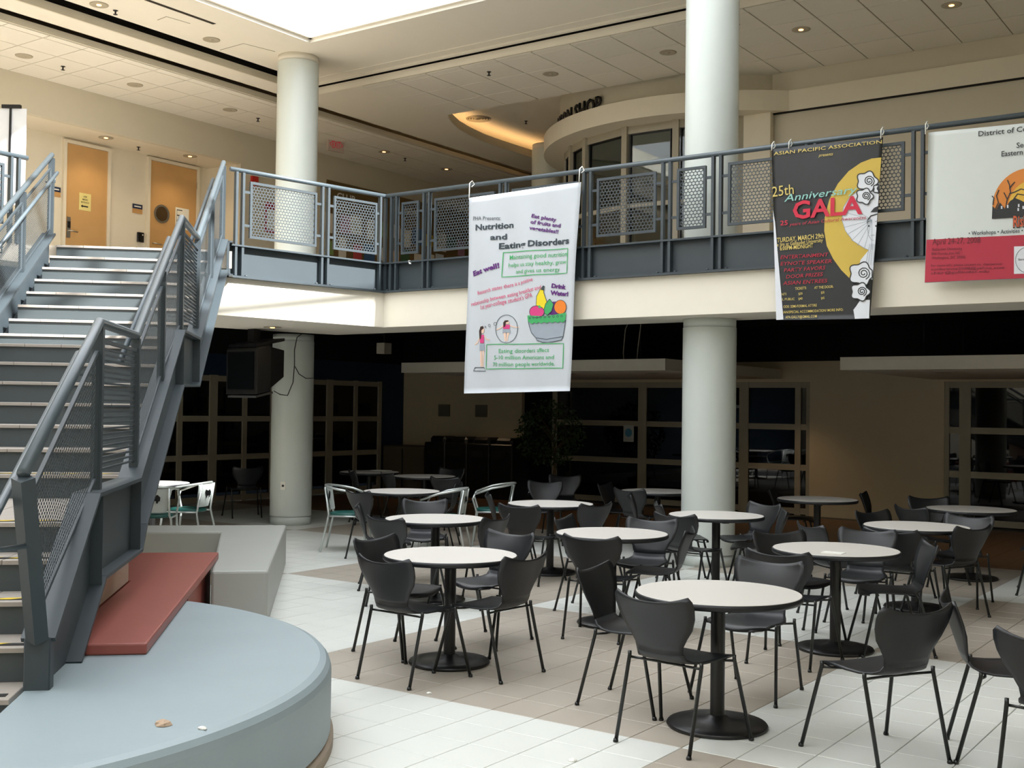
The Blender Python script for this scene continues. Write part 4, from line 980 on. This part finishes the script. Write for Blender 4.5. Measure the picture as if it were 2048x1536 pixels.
for q in (((1006, 505), (1137, 497), (1134, 546), (1004, 554)), ((973, 689), (1126, 687), (1125, 736), (971, 738))): b1.stroke(q, 1.6, M_pg, closed=True, name='border')
b1.text('Maintaining good nutrition', (1018, 519), (1135, 512), 10, M_pg, bold=.004); b1.text('helps us stay healthy, grow', (1016, 534), (1133, 527), 9, M_pg, bold=.004); b1.text('and gives us energy', (1031, 547), (1118, 542), 9, M_pg, bold=.004)
b1.text('Research states there is a positive', (955, 590), (1068, 562), 9, M_pr, bold=.006); b1.text('relationship between eating breakfast and', (942, 612), (1084, 578), 9, M_pr, bold=.006); b1.text("1st year-college student's GPA", (961, 619), (1067, 594), 10, M_pr, bold=.006)
b1.text('Drink', (1102, 575), (1131, 578), 9, M_pp, bold=.05); b1.text('Water!', (1100, 589), (1136, 592), 9, M_pp, bold=.05)
b1.text('Eating disorders affect', (1000, 706), (1100, 704), 9, M_pg, bold=.004); b1.text('5-10 million Americans and', (990, 719), (1109, 718), 9, M_pg, bold=.004); b1.text('70 million people worldwide.', (987, 733), (1111, 731), 9, M_pg, bold=.004)
bowl = [(1057, 643), (1059, 652), (1064, 666), (1074, 676), (1076, 681), (1088, 685), (1105, 684), (1122, 680), (1125, 673), (1128, 655), (1130, 640)]
b1.poly([(1057, 643)] + bowl[1:] + [(1130, 630), (1057, 632)], M_pgr, 1, 'bowl'); b1.stroke(bowl, 1.2, M_pk); b1.stroke([(1074, 676), (1095, 679), (1124, 673)], 1.2, M_pk)
b1.poly(ell(1111, 617, 20, 14) , M_pp, 2, 'grapes'); b1.poly(ell(1120, 614, 12, 14), M_po, 3, 'orange'); b1.stroke(ell(1120, 614, 12, 14), 1, M_pk, 4, closed=True)
b1.poly([(1088, 572), (1090, 573), (1089, 585), (1095, 604), (1092, 622), (1080, 622), (1075, 610), (1076, 593), (1082, 580)], M_py, 3, 'banana'); b1.stroke([(1088, 572), (1090, 573), (1089, 585), (1095, 604), (1092, 622), (1080, 622), (1075, 610), (1076, 593), (1082, 580)], 1, M_pk, 4, closed=True)
b1.poly([(1084, 580), (1088, 571), (1091, 573), (1089, 581)], M_pk, 5, 'banana_tip')
b1.poly([(1100, 598), (1107, 608), (1104, 622), (1096, 631), (1089, 624), (1093, 608)], M_pg, 5, 'pear'); b1.stroke([(1100, 598), (1107, 608), (1104, 622), (1096, 631), (1089, 624), (1093, 608)], 1, M_pk, 6, closed=True)
b1.poly(ell(1076, 624, 15, 12), M_pmag, 6, 'tomato'); b1.stroke(ell(1076, 624, 15, 12), 1, M_pk, 7, closed=True); b1.poly([(1079, 612), (1083, 611), (1086, 616), (1081, 617)], M_pg, 8, 'tomato_leaf')
b1.poly([(1056, 631), (1091, 633), (1132, 625), (1130, 641)] + [(1130 - k * 4.9, 642 + (3 if k % 2 else 0) + k * .25) for k in range(1, 15)] + [(1057, 643)], M_pg, 7, 'bowl_rim')
for k in range(9): b1.stroke(ell(1062 + k * 7.6, 636.5 - k * .55, 1.8, 1.8, n=10), .8, M_pk, 8, closed=True)
b1.stroke(ell(1014, 658, 20, 28, n=36), 1, M_pk, closed=True)
for x, y, r in ((993, 648, 3), (980, 651, 2.3), (971, 654, 1.6)): b1.stroke(ell(x, y, r, r, n=12), .8, M_pk, closed=True)
def fig(x, y, s, wd):
    b1.poly([(x - 4 * wd, y + 52 * s), (x - 1, y + 52 * s), (x - .5, y + 72 * s), (x - 1, y + 88 * s), (x - 3, y + 88 * s), (x - 4, y + 70 * s)], M_psk, 1, 'leg_print'); b1.poly([(x + 1, y + 52 * s), (x + 4 * wd, y + 52 * s), (x + 3, y + 70 * s), (x + 2, y + 88 * s), (x, y + 88 * s), (x + .5, y + 70 * s)], M_psk, 1, 'leg_print')
    b1.stroke([(x - 4 * wd, y + 22 * s), (x - 9 * wd, y + 34 * s), (x - 14 * wd, y + 40 * s)], 2, M_psk, 1); b1.stroke([(x + 4 * wd, y + 20 * s), (x + 10 * wd, y + 28 * s), (x + 17 * wd, y + 29 * s)], 2, M_psk, 1)
    b1.poly([(x - 4.5 * wd, y + 18 * s), (x + 4.5 * wd, y + 18 * s), (x + 4 * wd, y + 36 * s), (x - 4.5 * wd, y + 36 * s)], M_pmag, 2, 'shirt_print'); b1.poly([(x - 5 * wd, y + 37 * s), (x + 5 * wd, y + 37 * s), (x + 5 * wd, y + 54 * s), (x, y + 51 * s), (x - 5 * wd, y + 54 * s)], M_pgr, 2, 'shorts_print')
    b1.poly(ell(x + 1, y + 8 * s, 4, 7 * s), M_psk, 2, 'head_print'); b1.poly([(x - 5, y + 28 * s), (x - 6, y + 10 * s), (x - 3, y + 0), (x + 3, y - 1 * s), (x + 4, y + 4 * s), (x - 1, y + 8 * s), (x - 2, y + 26 * s)], M_pbr, 3, 'hair_print')
fig(963, 653, .92, 1.0); fig(1014, 641, .47, 1.35)
b1.stroke([(950, 735), (967, 735), (970, 742), (947, 742)], 1.4, M_pk, closed=True)
b1.tie(940, 385, 392); b1.tie(1160, 345, 362)

M_bk = mat('black vinyl banner', '#232526', .5, var=.03); M_moon = mat('moon yellow print', '#cdb04a', .6, var=.03); M_gold = mat('gold print', '#d6c06a', .6); M_gr2 = mat('gala red print', '#cc2340', .6); M_gr3 = mat('gala dark red print', '#b02038', .6); M_wp = mat('white print', '#dfe3ea', .6); M_tl = mat('teal brush print', '#8fc6bd', .6)
b2 = Banner('gala_banner', ((1543, 298), (1766, 274), (1740, 638), (1553, 640)), M_bk, 'black gala banner with a yellow moon and clouds', .012, (6, 1.0))
edge = lambda y: 1765 - (y - 285) * .0715
moon = [(edge(315), 315)] + [(x, y) for x, y in ell(1757, 431, 107, 117, 268, 92, 30)][::1]
moon = [(edge(315), 315), (1745, 317), (1722, 326), (1698, 343), (1677, 368), (1660, 400), (1651, 435), (1650, 462), (1655, 492), (1668, 518), (1684, 540), (1700, 556), (1722, 560), (edge(560), 545)]
b2.poly(moon, M_moon, 1, 'moon'); b2.stroke(moon[1:-2], 1.0, M_moon, 1)
fan = [(edge(365), 365), (1722, 378), (1700, 395), (1688, 415), (1685, 440), (1692, 462), (1707, 482), (1730, 497), (1738, 500), (1722, 520), (1716, 545), (edge(560), 560)]
b2.poly(fan, M_wp, 2, 'fan'); b2.stroke(fan[:9], 1, M_pgr, 3)
for a in range(0, 9): t = math.radians(150 + a * 15); b2.stroke([(1744, 440), (1744 + 57 * math.cos(t), 440 - 60 * math.sin(t) * 1.0)], .7, M_pgr, 3)
b2.stroke([(1737, 436), (1735, 450), (1737, 470), (1743, 480), (1748, 481)], .9, M_pgr, 4); b2.poly([(edge(412), 412), (1748, 416), (1741, 425), (edge(424), 424)], M_bk, 4, 'hair_print'); b2.stroke([(edge(430), 428), (1742, 432), (1736, 440), (1735, 447)], 2.4, M_bk, 4)
for x in (1738, 1752): b2.poly(ell(x, 452, 1.6, 2, n=8), M_bk, 5, 'eye_print'); b2.stroke([(x - 2, 444), (x + 2, 442)], .8, M_bk, 5)
b2.stroke([(1742, 471), (1749, 470)], 1, M_pgr, 5)
for k in range(4): b2.stroke([(1740 + k * 3, 488), (1732 + k * 5, 530)], .7, M_pgr, 4)
b2.poly([(1714, 612), (1722, 600), (edge(600) - 2, 600), (1739, 637), (1711, 638), (1708, 620)], M_wp, 2, 'cloud_tail')
def cloud(x, y, s, l):
    pts = []
    for k in range(40):
        t = 2 * math.pi * k / 40; r = s * (1 + .13 * math.cos(5 * t)); pts.append((min(x + r * math.cos(t) * 1.05, edge(y) - 1), y + r * math.sin(t)))
    b2.poly(pts, M_wp, l, 'cloud'); b2.stroke(pts, 2.2, M_bk, l + 1, closed=True)
    sp = [(min(x + s * .2 + (s * .1 + s * .06 * k * .35) * math.cos(k * .6), edge(y) - 1), y - s * .05 + (s * .1 + s * .06 * k * .35) * math.sin(k * .6)) for k in range(24)]; b2.stroke(sp, 2, M_bk, l + 1, name='spiral')
cloud(1735, 363, 19, 6); cloud(1757, 378, 9, 7); cloud(1730, 393, 15, 8); cloud(1724, 548, 22, 6); cloud(1722, 584, 17, 8)
for y0_, y1_, xa, xb in ((442, 638, 1549, 1563),):
    b2.poly([(1546, 420), (1550, 445), (1567, 639), (1553, 640)], M_wp, 2, 'curled_edge')
b2.text('ASIAN PACIFIC ASSOCIATION', (1548, 311), (1764, 287), 6.5, M_gold, 3, .004); b2.text('presents', (1638, 314), (1667, 311), 6, M_gold, 3, .0, .3)
b2.text('25th', (1545, 394), (1588, 388), 20, M_gold, 3, .0); b2.text('Anniversary', (1569, 404), (1716, 386), 14, M_tl, 9, .004, .25); b2.text('GALA', (1586, 438), (1726, 427), 33, M_gr2, 9, .025)
b2.text('25', (1561, 451), (1576, 450), 9, M_gr2, 9, .01); b2.text('years of Asian Cultural Awareness', (1579, 452), (1733, 438), 6, M_gr3, 9, .004, .2)
b2.text('TURDAY, MARCH 29th', (1554, 485), (1649, 476), 9, M_gold, 3, .012); b2.text('e Jim at Gallaudet University', (1554, 493), (1647, 484), 7, M_gold, 3, .004); b2.text('6:00PM-MIDNIGHT', (1560, 501), (1627, 495), 8, M_gold, 3, .01)
for k, (s, a, b) in enumerate((('ENTERTAINMENT', 1561, 1658), ('EYNOTE SPEAKER', 1561, 1665), ('PARTY FAVORS', 1568, 1652), ('DOOR PRIZES', 1572, 1647), ('ASIAN ENTREES', 1566, 1656))): b2.text(s, (a, 518 + k * 13), (b, 513 + k * 13), 7, M_gr3, 3, .004, .15)
b2.text('TICKETS:', (1590, 580), (1613, 578), 5, M_gold, 3, .008); b2.text('AT THE DOOR:', (1629, 578), (1668, 576), 5, M_gold, 3, .008)
for s, a, b, y in (('NTS', 1564, 1573, 591), ('$30', 1597, 1605, 590), ('$35', 1643, 1650, 588), ('L PUBLIC', 1565, 1589, 601), ('$40', 1597, 1605, 600), ('$45', 1643, 1650, 599)): b2.text(s, (a, y), (b, y - 1), 4.5, M_gold, 3, .006)
b2.text('ODE: SEMI-FORMAL ATTIRE', (1567, 616), (1634, 613), 5, M_gold, 3, .006); b2.text('IAN/SPECIAL ACCOMMODATION/ MORE INFO:', (1567, 627), (1688, 622), 5, M_gold, 3, .006); b2.text('APA.GALLY@GMAIL.COM', (1571, 637), (1634, 635), 5, M_gold, 3, .006)
for x, y in ((1545, 296), (1579, 292), (1763, 272)): b2.tie(x, y - 10, y)

M_vin = mat('white vinyl banner', '#d9e0de', .45, var=.02); M_vr = mat('crimson print', '#b5263f', .5, var=.03); M_dk = mat('dark grey print', '#3c4044', .6); M_dr = mat('dim maroon print', '#6e2430', .6); M_sun = mat('sunset orange print', '#e08a3a', .6); M_sun2 = mat('sunset yellow print', '#e6b845', .6)
b3 = Banner('event_banner', ((1857, 265), (2260, 226), (2262, 548), (1850, 566)), M_vin, 'white and crimson event banner cut by the right picture edge', .012, (4, 1.2))
b3.poly([(1854, 480), (2261, 458), (2262, 547), (1850, 565)], M_vr, 1, 'crimson_band')
b3.text('District of Columbia Chapter', (1957, 273), (2170, 250), 9, M_dk, 2, .012); b3.text('Second Annual', (2033, 296), (2130, 287), 9, M_dk, 2, .012); b3.text('Eastern Regional Conference', (2003, 313), (2180, 297), 9, M_dk, 2, .012)
arc_ = [(1984, 437)] + [(x, y) for x, y in ell(2062, 418, 78, 82, 190, 350, 24)] + [(2140, 428)]
b3.poly(arc_, M_sun, 2, 'sunset'); b3.poly([(2015, 432)] + ell(2068, 418, 52, 58, 190, 350, 18) + [(2122, 428)], M_sun2, 3, 'sunset')
b3.poly([(1984, 438), (1985, 412), (1992, 420), (2000, 405), (2010, 418), (2020, 402), (2030, 396), (2040, 400), (2048, 404), (2060, 398), (2100, 396), (2140, 428)], M_bk, 4, 'ruins_silhouette')
for br in ([(2010, 425), (2014, 400), (2021, 385), (2019, 370), (2015, 360)], [(2019, 378), (2024, 370), (2030, 364)], [(2014, 398), (2008, 385)], [(1990, 420), (1997, 405), (1993, 392), (1998, 380)], [(2018, 388), (2030, 384), (2042, 378), (2050, 380)], [(2026, 400), (2035, 388), (2048, 390)], [(1986, 410), (1988, 396), (1984, 392)]): b3.stroke(br, 2.2, M_bk, 5, name='branch')
for x, y in ((2002, 412), (2014, 410), (2035, 416), (2036, 408), (2045, 412)): b3.poly([(x, y), (x + 3, y), (x + 3, y + 6), (x, y + 6)], M_wp, 6, 'window_print')
b3.text('Rising Star', (2026, 455), (2100, 449), 20, M_bk, 5, .06); b3.text('Rising Star', (2027, 454), (2099, 448), 19, mat('orange red print', '#d2613a', .6), 7, .02)
b3.text('• Workshops • Activities • Entertainment', (1938, 471), (2110, 461), 7, M_dk, 3, .012)
b3.text('April 24-27, 2008', (1866, 490), (1961, 486), 11, M_dr, 3, .0)
for s, a, b, y in (('Gallaudet University', 1865, 1925, 502), ('800 Florida Ave NE', 1864, 1921, 511), ('Washington, DC 20002', 1864, 1932, 519)): b3.text(s, (a, y), (b, y - 2), 5, M_dr, 3, .003)
for k, (s, b) in enumerate((('For more info. please contact co. chairperson:', 2005), ('conference2008@yahoo.com', 2009), ('chair@gallaudet.edu', 1979))): b3.text(s, (1863, 534 + k * 7.5), (b, 530 + k * 7.5), 4.5, M_dr, 3, .003)
b3.poly([(2028, 493), (2080, 491), (2080, 546), (2028, 548)], M_wp, 3, 'seal_card'); b3.stroke(ell(2056, 520, 25, 26, n=30), .9, M_dk, 4, closed=True); b3.text('Eastern Region', (2037, 521), (2074, 519), 3.5, M_dk, 4, .003)
b3.tie(1852, 255, 263)

# ================================================================== LOWER LEVEL FITTINGS
M_can = mat('canopy paint', '#cfc9bb', .75)
for nm, a, b, y0_, y1_, z0_, lb in (('hanging_canopy', -12.52, -7.62, 14.5, 18.75, 2.32, 'flat pale canopy hung under the black ceiling at the centre'), ('hanging_canopy', -5.1, 3.5, 14.5, 18.75, 2.3, 'flat pale canopy hung under the black ceiling at the right')):
    o = empty(nm, ((a + b) / 2, y0_, z0_), label=lb, cat='canopy')
    kid(MB().box(a, b, y0_, y1_, z0_, z0_ + .165).build('slab', M_can), o)
    k = 0
    for x in (a + .8, a + 2.4, a + 4.0):
        for y in (15.4, 17.4):
            if x < b - .3: kid(MB().tube([(x, y, z0_ + .16), (x, y, 3.25)], .008, 6).build('hanger_rod', M_blk), o)
    for x in (a + 1.0, a + 2.6, a + 4.1):
        if x < b - .3:
            q = MB().lathe([(.0, 0), (.085, 0), (.1, -.006), (.11, 0)], (x, 15.6, z0_ - .002), 20, cap=False); kid(q.build('recessed_lamp', M_trimw), o)
# warm lamps that spill onto the back wall and floor
for x, y, z, e in ((-7.3, 17.9, 2.2, 22), (-13.6, 17.7, 2.25, 14), (-9.5, 15.6, 2.28, 10), (-3.5, 15.8, 2.26, 10)):
    l = bpy.data.lights.new('canopy_lamp', 'SPOT'); l.energy = e; l.color = (1, .68, .38); l.spot_size = 2.0; l.spot_blend = 1; l.shadow_soft_size = .08
    lo = bpy.data.objects.new('canopy_lamp', l); COL.objects.link(lo); lo.location = (x, y, z)
# cables hanging over the canopy
p = onY(1262, 700, 14.9); q = onY(1272, 712, 14.9)
mb = MB(); mb.tube([(p.x + .05, 14.9, 3.24), (p.x - .1, 14.9, 2.95), (p.x - .13, 14.9, 2.6), (p.x - .12, 14.9, 2.49)], .008, 6); mb.tube([(p.x + .08, 14.9, 3.24), (p.x + .16, 14.9, 3.0), (p.x + .12, 14.9, 2.7), (p.x + .1, 14.9, 2.49)], .008, 6)
setp(mb.build('hanging_cables', M_frame), 'loose cables hanging between black ceiling and centre canopy', 'cable')
# television hung by the left column
tv = Vector((-12.1, 10.9, 2.27)); vd = Vector((.578, -.816, 0)); a_ = D(-38); vd = Vector((vd.x * math.cos(a_) - vd.y * math.sin(a_), vd.x * math.sin(a_) + vd.y * math.cos(a_), 0)); vt = Vector((-vd.y, vd.x, 0))
tl = D(12)
def tvx(p): u, v, z = p; return tuple(tv + vd * (u * math.cos(tl) + z * math.sin(tl) * .0) + vt * v + Vector((0, 0, z * 1.0 - u * math.sin(tl))))
o = empty('hanging_television', tuple(tv), label='black boxy television hung under the soffit beside the column', cat='television')
M_tv = mat('dull black television case', '#070707', .75)
A(MB(tvx).bbox(-.05, .22, -.33, .33, -.33, .3, .02), 'front_case', M_tv, o)
bk = MB(tvx); bk.add([(-.05, -.3, -.3), (-.05, .3, -.3), (-.05, .3, .27), (-.05, -.3, .27), (-.38, -.2, -.2), (-.38, .2, -.2), (-.38, .2, .17), (-.38, -.2, .17)], [(0, 1, 5, 4), (1, 2, 6, 5), (2, 3, 7, 6), (3, 0, 4, 7), (4, 5, 6, 7)]); A(bk, 'tube_housing', M_tv, o)
A(MB(tvx).box(.22, .225, -.28, .28, -.26, .25), 'screen', mat('tv screen', '#060808', .3), o)
A(MB(tvx).box(-.3, .2, -.3, .3, .31, .35), 'bracket_plate', M_blk, o); A(MB().box(tv.x - .06, tv.x + .06, tv.y - .06, tv.y + .06, 2.6, 2.82), 'ceiling_stem', M_blk, o)
A(MB(tvx).box(-.1, .2, -.3, .3, -.38, -.35), 'shelf_bar', M_chrome, o)
p = onY(607, 690, 11.78); mb = MB()
cab = [onY(x, y, 11.77 if x > 560 else 11.5) for x, y in ((603, 668), (594, 675), (589, 700), (589, 730), (586, 765), (575, 791), (560, 789), (548, 782))]
mb.tube(cab, .007, 6); mb.tube([onY(x, y, 11.78) for x, y in ((590, 733), (598, 748), (612, 757), (628, 756))], .006, 6)
setp(mb.build('television_cable', M_blk), 'thin dark cable looping over the lower left column', 'cable')
ou = onY(569, 971, 11.83); o = empty('wall_outlet', (ou.x, ou.y, ou.z), label='small white outlet plate low on the left column', cat='outlet')
ang = math.atan2(ou.y - CY1, ou.x - CX1); cxo, cyo = CX1 + .307 * math.cos(ang), CY1 + .307 * math.sin(ang)
kid(MB().beam((cxo, cyo, ou.z - .06), (cxo, cyo, ou.z + .06), .075, .012, (math.cos(ang), math.sin(ang), 0)).build('plate', M_paper), o); kid(MB().beam((cxo + .006 * math.cos(ang), cyo + .006 * math.sin(ang), ou.z - .015), (cxo + .006 * math.cos(ang), cyo + .006 * math.sin(ang), ou.z + .015), .03, .012, (math.cos(ang), math.sin(ang), 0)).build('socket', M_blk), o)
wb = onY(768, 697, 16); o = empty('ceiling_speaker', (wb.x, 16, wb.z), label='small pale speaker box under the dark ceiling', cat='speaker'); kid(MB().bbox(wb.x - .1, wb.x + .1, 15.9, 16.1, wb.z - .1, wb.z + .1).build('case', M_can), o); kid(MB().tube([(wb.x, 16, wb.z + .1), (wb.x, 16, 3.25)], .012, 6).build('stem', M_blk), o)
# recycling bins
for k in range(4):
    x = -14.82 + k * .545; o = empty('recycling_bin', (x + .26, 18.2, 0), label='black recycling bin against the back wall, %s of four' % ('leftmost', 'second from the left', 'third from the left', 'rightmost')[k], cat='bin', group='recycling bins')
    kid(MB().bbox(x, x + .53, 17.9, 18.5, 0, 1.06, .02).build('body', M_blk), o)
    h = MB(); h.xf = lambda p, x=x: (x + .265 + p[0], 18.2 + p[1], 1.06 + p[2]); h.bbox(-.2, .2, -.22, .22, 0, .12, .05); kid(h.build('hood', M_blk), o)
    kid(MB().box(x + .13, x + .4, 17.885, 17.9, .8, .92).build('opening_flap', M_dark), o)
o = empty('corner_cabinet', (-15.6, 18.4, 0), label='dim brown low cabinet left of the recycling bins', cat='cabinet'); kid(MB().bbox(-16.1, -15.0, 18.1, 18.8, 0, .95, .01).build('body', mat('dim cabinet', '#5d5342', .6)), o); kid(MB().box(-15.57, -15.55, 18.085, 18.1, .1, .9).build('door_gap', M_dark), o)
for a, lb in ((-15.22, 'left'), (-14.25, 'right')): setp(MB().box(a, a + .3, 18.83, 18.85, 1.57, 1.82).build('wall_poster', mat('grey poster', '#6f6a5c', .8)), 'faint grey square poster above the bins, the %s one' % lb, 'poster')
o = empty('shop_poster', (-10.62, 18.8, 1.31), label='white sheet with a blue disc taped on the dark shop glass', cat='poster'); kid(MB().box(-10.74, -10.52, 18.80, 18.805, 1.16, 1.47).build('sheet', mat('dim white sheet', '#b5b8b4', .8)), o)
dsk = MB(); dsk.add([(-10.63 + .075 * math.cos(2 * math.pi * k / 20), 18.798, 1.33 + .08 * math.sin(2 * math.pi * k / 20)) for k in range(20)], [tuple(range(20))]); kid(dsk.build('blue_disc', mat('blue disc print', '#4a86a8', .7)), o)
# potted tree
o = empty('potted_tree', (-11.3, 17.3, 0), label='bushy potted fig tree in the dark before the shop glass', cat='tree')
MB().lathe([(.0, 0), (.17, 0), (.22, .36), (.235, .4), (.21, .4), (.2, .37), (0, .37)], n=24, cap=False).build('pot', mat('dark pot', '#3a352e', .5), o)
tk = MB(); tk.tube([(0, 0, .35), (.02, 0, .7), (-.01, .02, 1.0), (-.05, 0, 1.3)], [.03, .026, .022, .015], 8)
for a in range(7): t = a * .9; tk.tube([(-.01, .01, .95 + a * .05), (.2 * math.cos(t), .2 * math.sin(t), 1.15 + a * .06), (.42 * math.cos(t), .42 * math.sin(t), 1.2 + a * .09)], [.014, .01, .005], 6)
tk.build('trunk', mat('fig bark', '#5a4a34', .8), o)
lf = MB(); rnd = random.Random(3)
for k in range(1100):
    th, ph = rnd.uniform(0, 6.283), math.acos(rnd.uniform(-1, 1)); rr = .62 * rnd.uniform(.55, 1) ** .5
    c = Vector((-.1 + rr * math.sin(ph) * math.cos(th), rr * math.sin(ph) * math.sin(th), 1.33 + rr * .98 * math.cos(ph)))
    d = Vector((rnd.uniform(-1, 1), rnd.uniform(-1, 1), rnd.uniform(-1.3, .1))).normalized() * .085; s_ = d.cross(Vector((rnd.uniform(-1, 1), rnd.uniform(-1, 1), rnd.uniform(-1, 1)))).normalized() * .02
    lf.add([c, c + d * .45 + s_, c + d, c + d * .45 - s_], [(0, 1, 2, 3)])
setp(lf.build('foliage', mat('fig leaf', '#2c4a22', .5, var=.25, scale=5), o), kind='stuff')

# ================================================================== SMALL LOOSE THINGS
p = onZ(1667, 1105, .745); o = setp(MB().box(p.x - .075, p.x + .075, p.y - .05, p.y + .05, .742, .746).build('table_card', M_paper), 'small white card lying on the right round table', 'card'); o.rotation_euler = (0, 0, 0)
p = onZ(762, 941, .745); setp(MB().box(p.x - .14, p.x + .14, p.y - .1, p.y + .1, .742, .75).build('magazine', M_paper), 'white magazine on the dim back left table', 'magazine')
def scrap(px, py, z, r, m, name, label, cat):
    p = onZ(px, py, z); mb = MB(); rn = random.Random(px); pr2 = [(r * rn.uniform(.6, 1.1), r * rn.uniform(.5, 1)) for _ in range(7)]
    mb.lathe([(.0, 0), (r, .002), (r * .8, r * .35), (r * .3, r * .55), (0, r * .5)], (0, 0, 0), 9, cap=False, smooth=False); mb.v = [(x * rn.uniform(.8, 1.2), y * rn.uniform(.6, 1), zz) for x, y, zz in mb.v]
    setp(mb.build(name, m, loc=(p.x, p.y, z)), label, cat)
scrap(858, 1387, 0, .018, M_paper, 'paper_scrap', 'tiny white scrap on the floor before the platform table', 'scrap'); scrap(1146, 1522, 0, .025, M_paper, 'paper_scrap', 'pale scrap on the floor at the bottom centre', 'scrap')
scrap(404, 1458, .44, .02, M_paper, 'paper_scrap', 'small white scrap on the curved platform', 'scrap'); scrap(326, 1450, .44, .04, mat('tan scrap', '#b39b84', .8), 'dry_leaf', 'crumpled tan leaf on the curved platform', 'leaf')
scrap(864, 1206, 0, .025, mat('orange scrap', '#b5562a', .7), 'orange_wrapper', 'small orange wrapper on the floor under the platform table', 'wrapper')
p = onZ(833, 523, 3.65); setp(MB().beam((p.x - .02, 11.36, 3.652), (p.x + .02, 11.33, 3.60), .03, .003).build('paper_tag', M_paper), 'small white paper tag on the right balcony beam near the corner', 'tag')
bpy.context.view_layer.update()
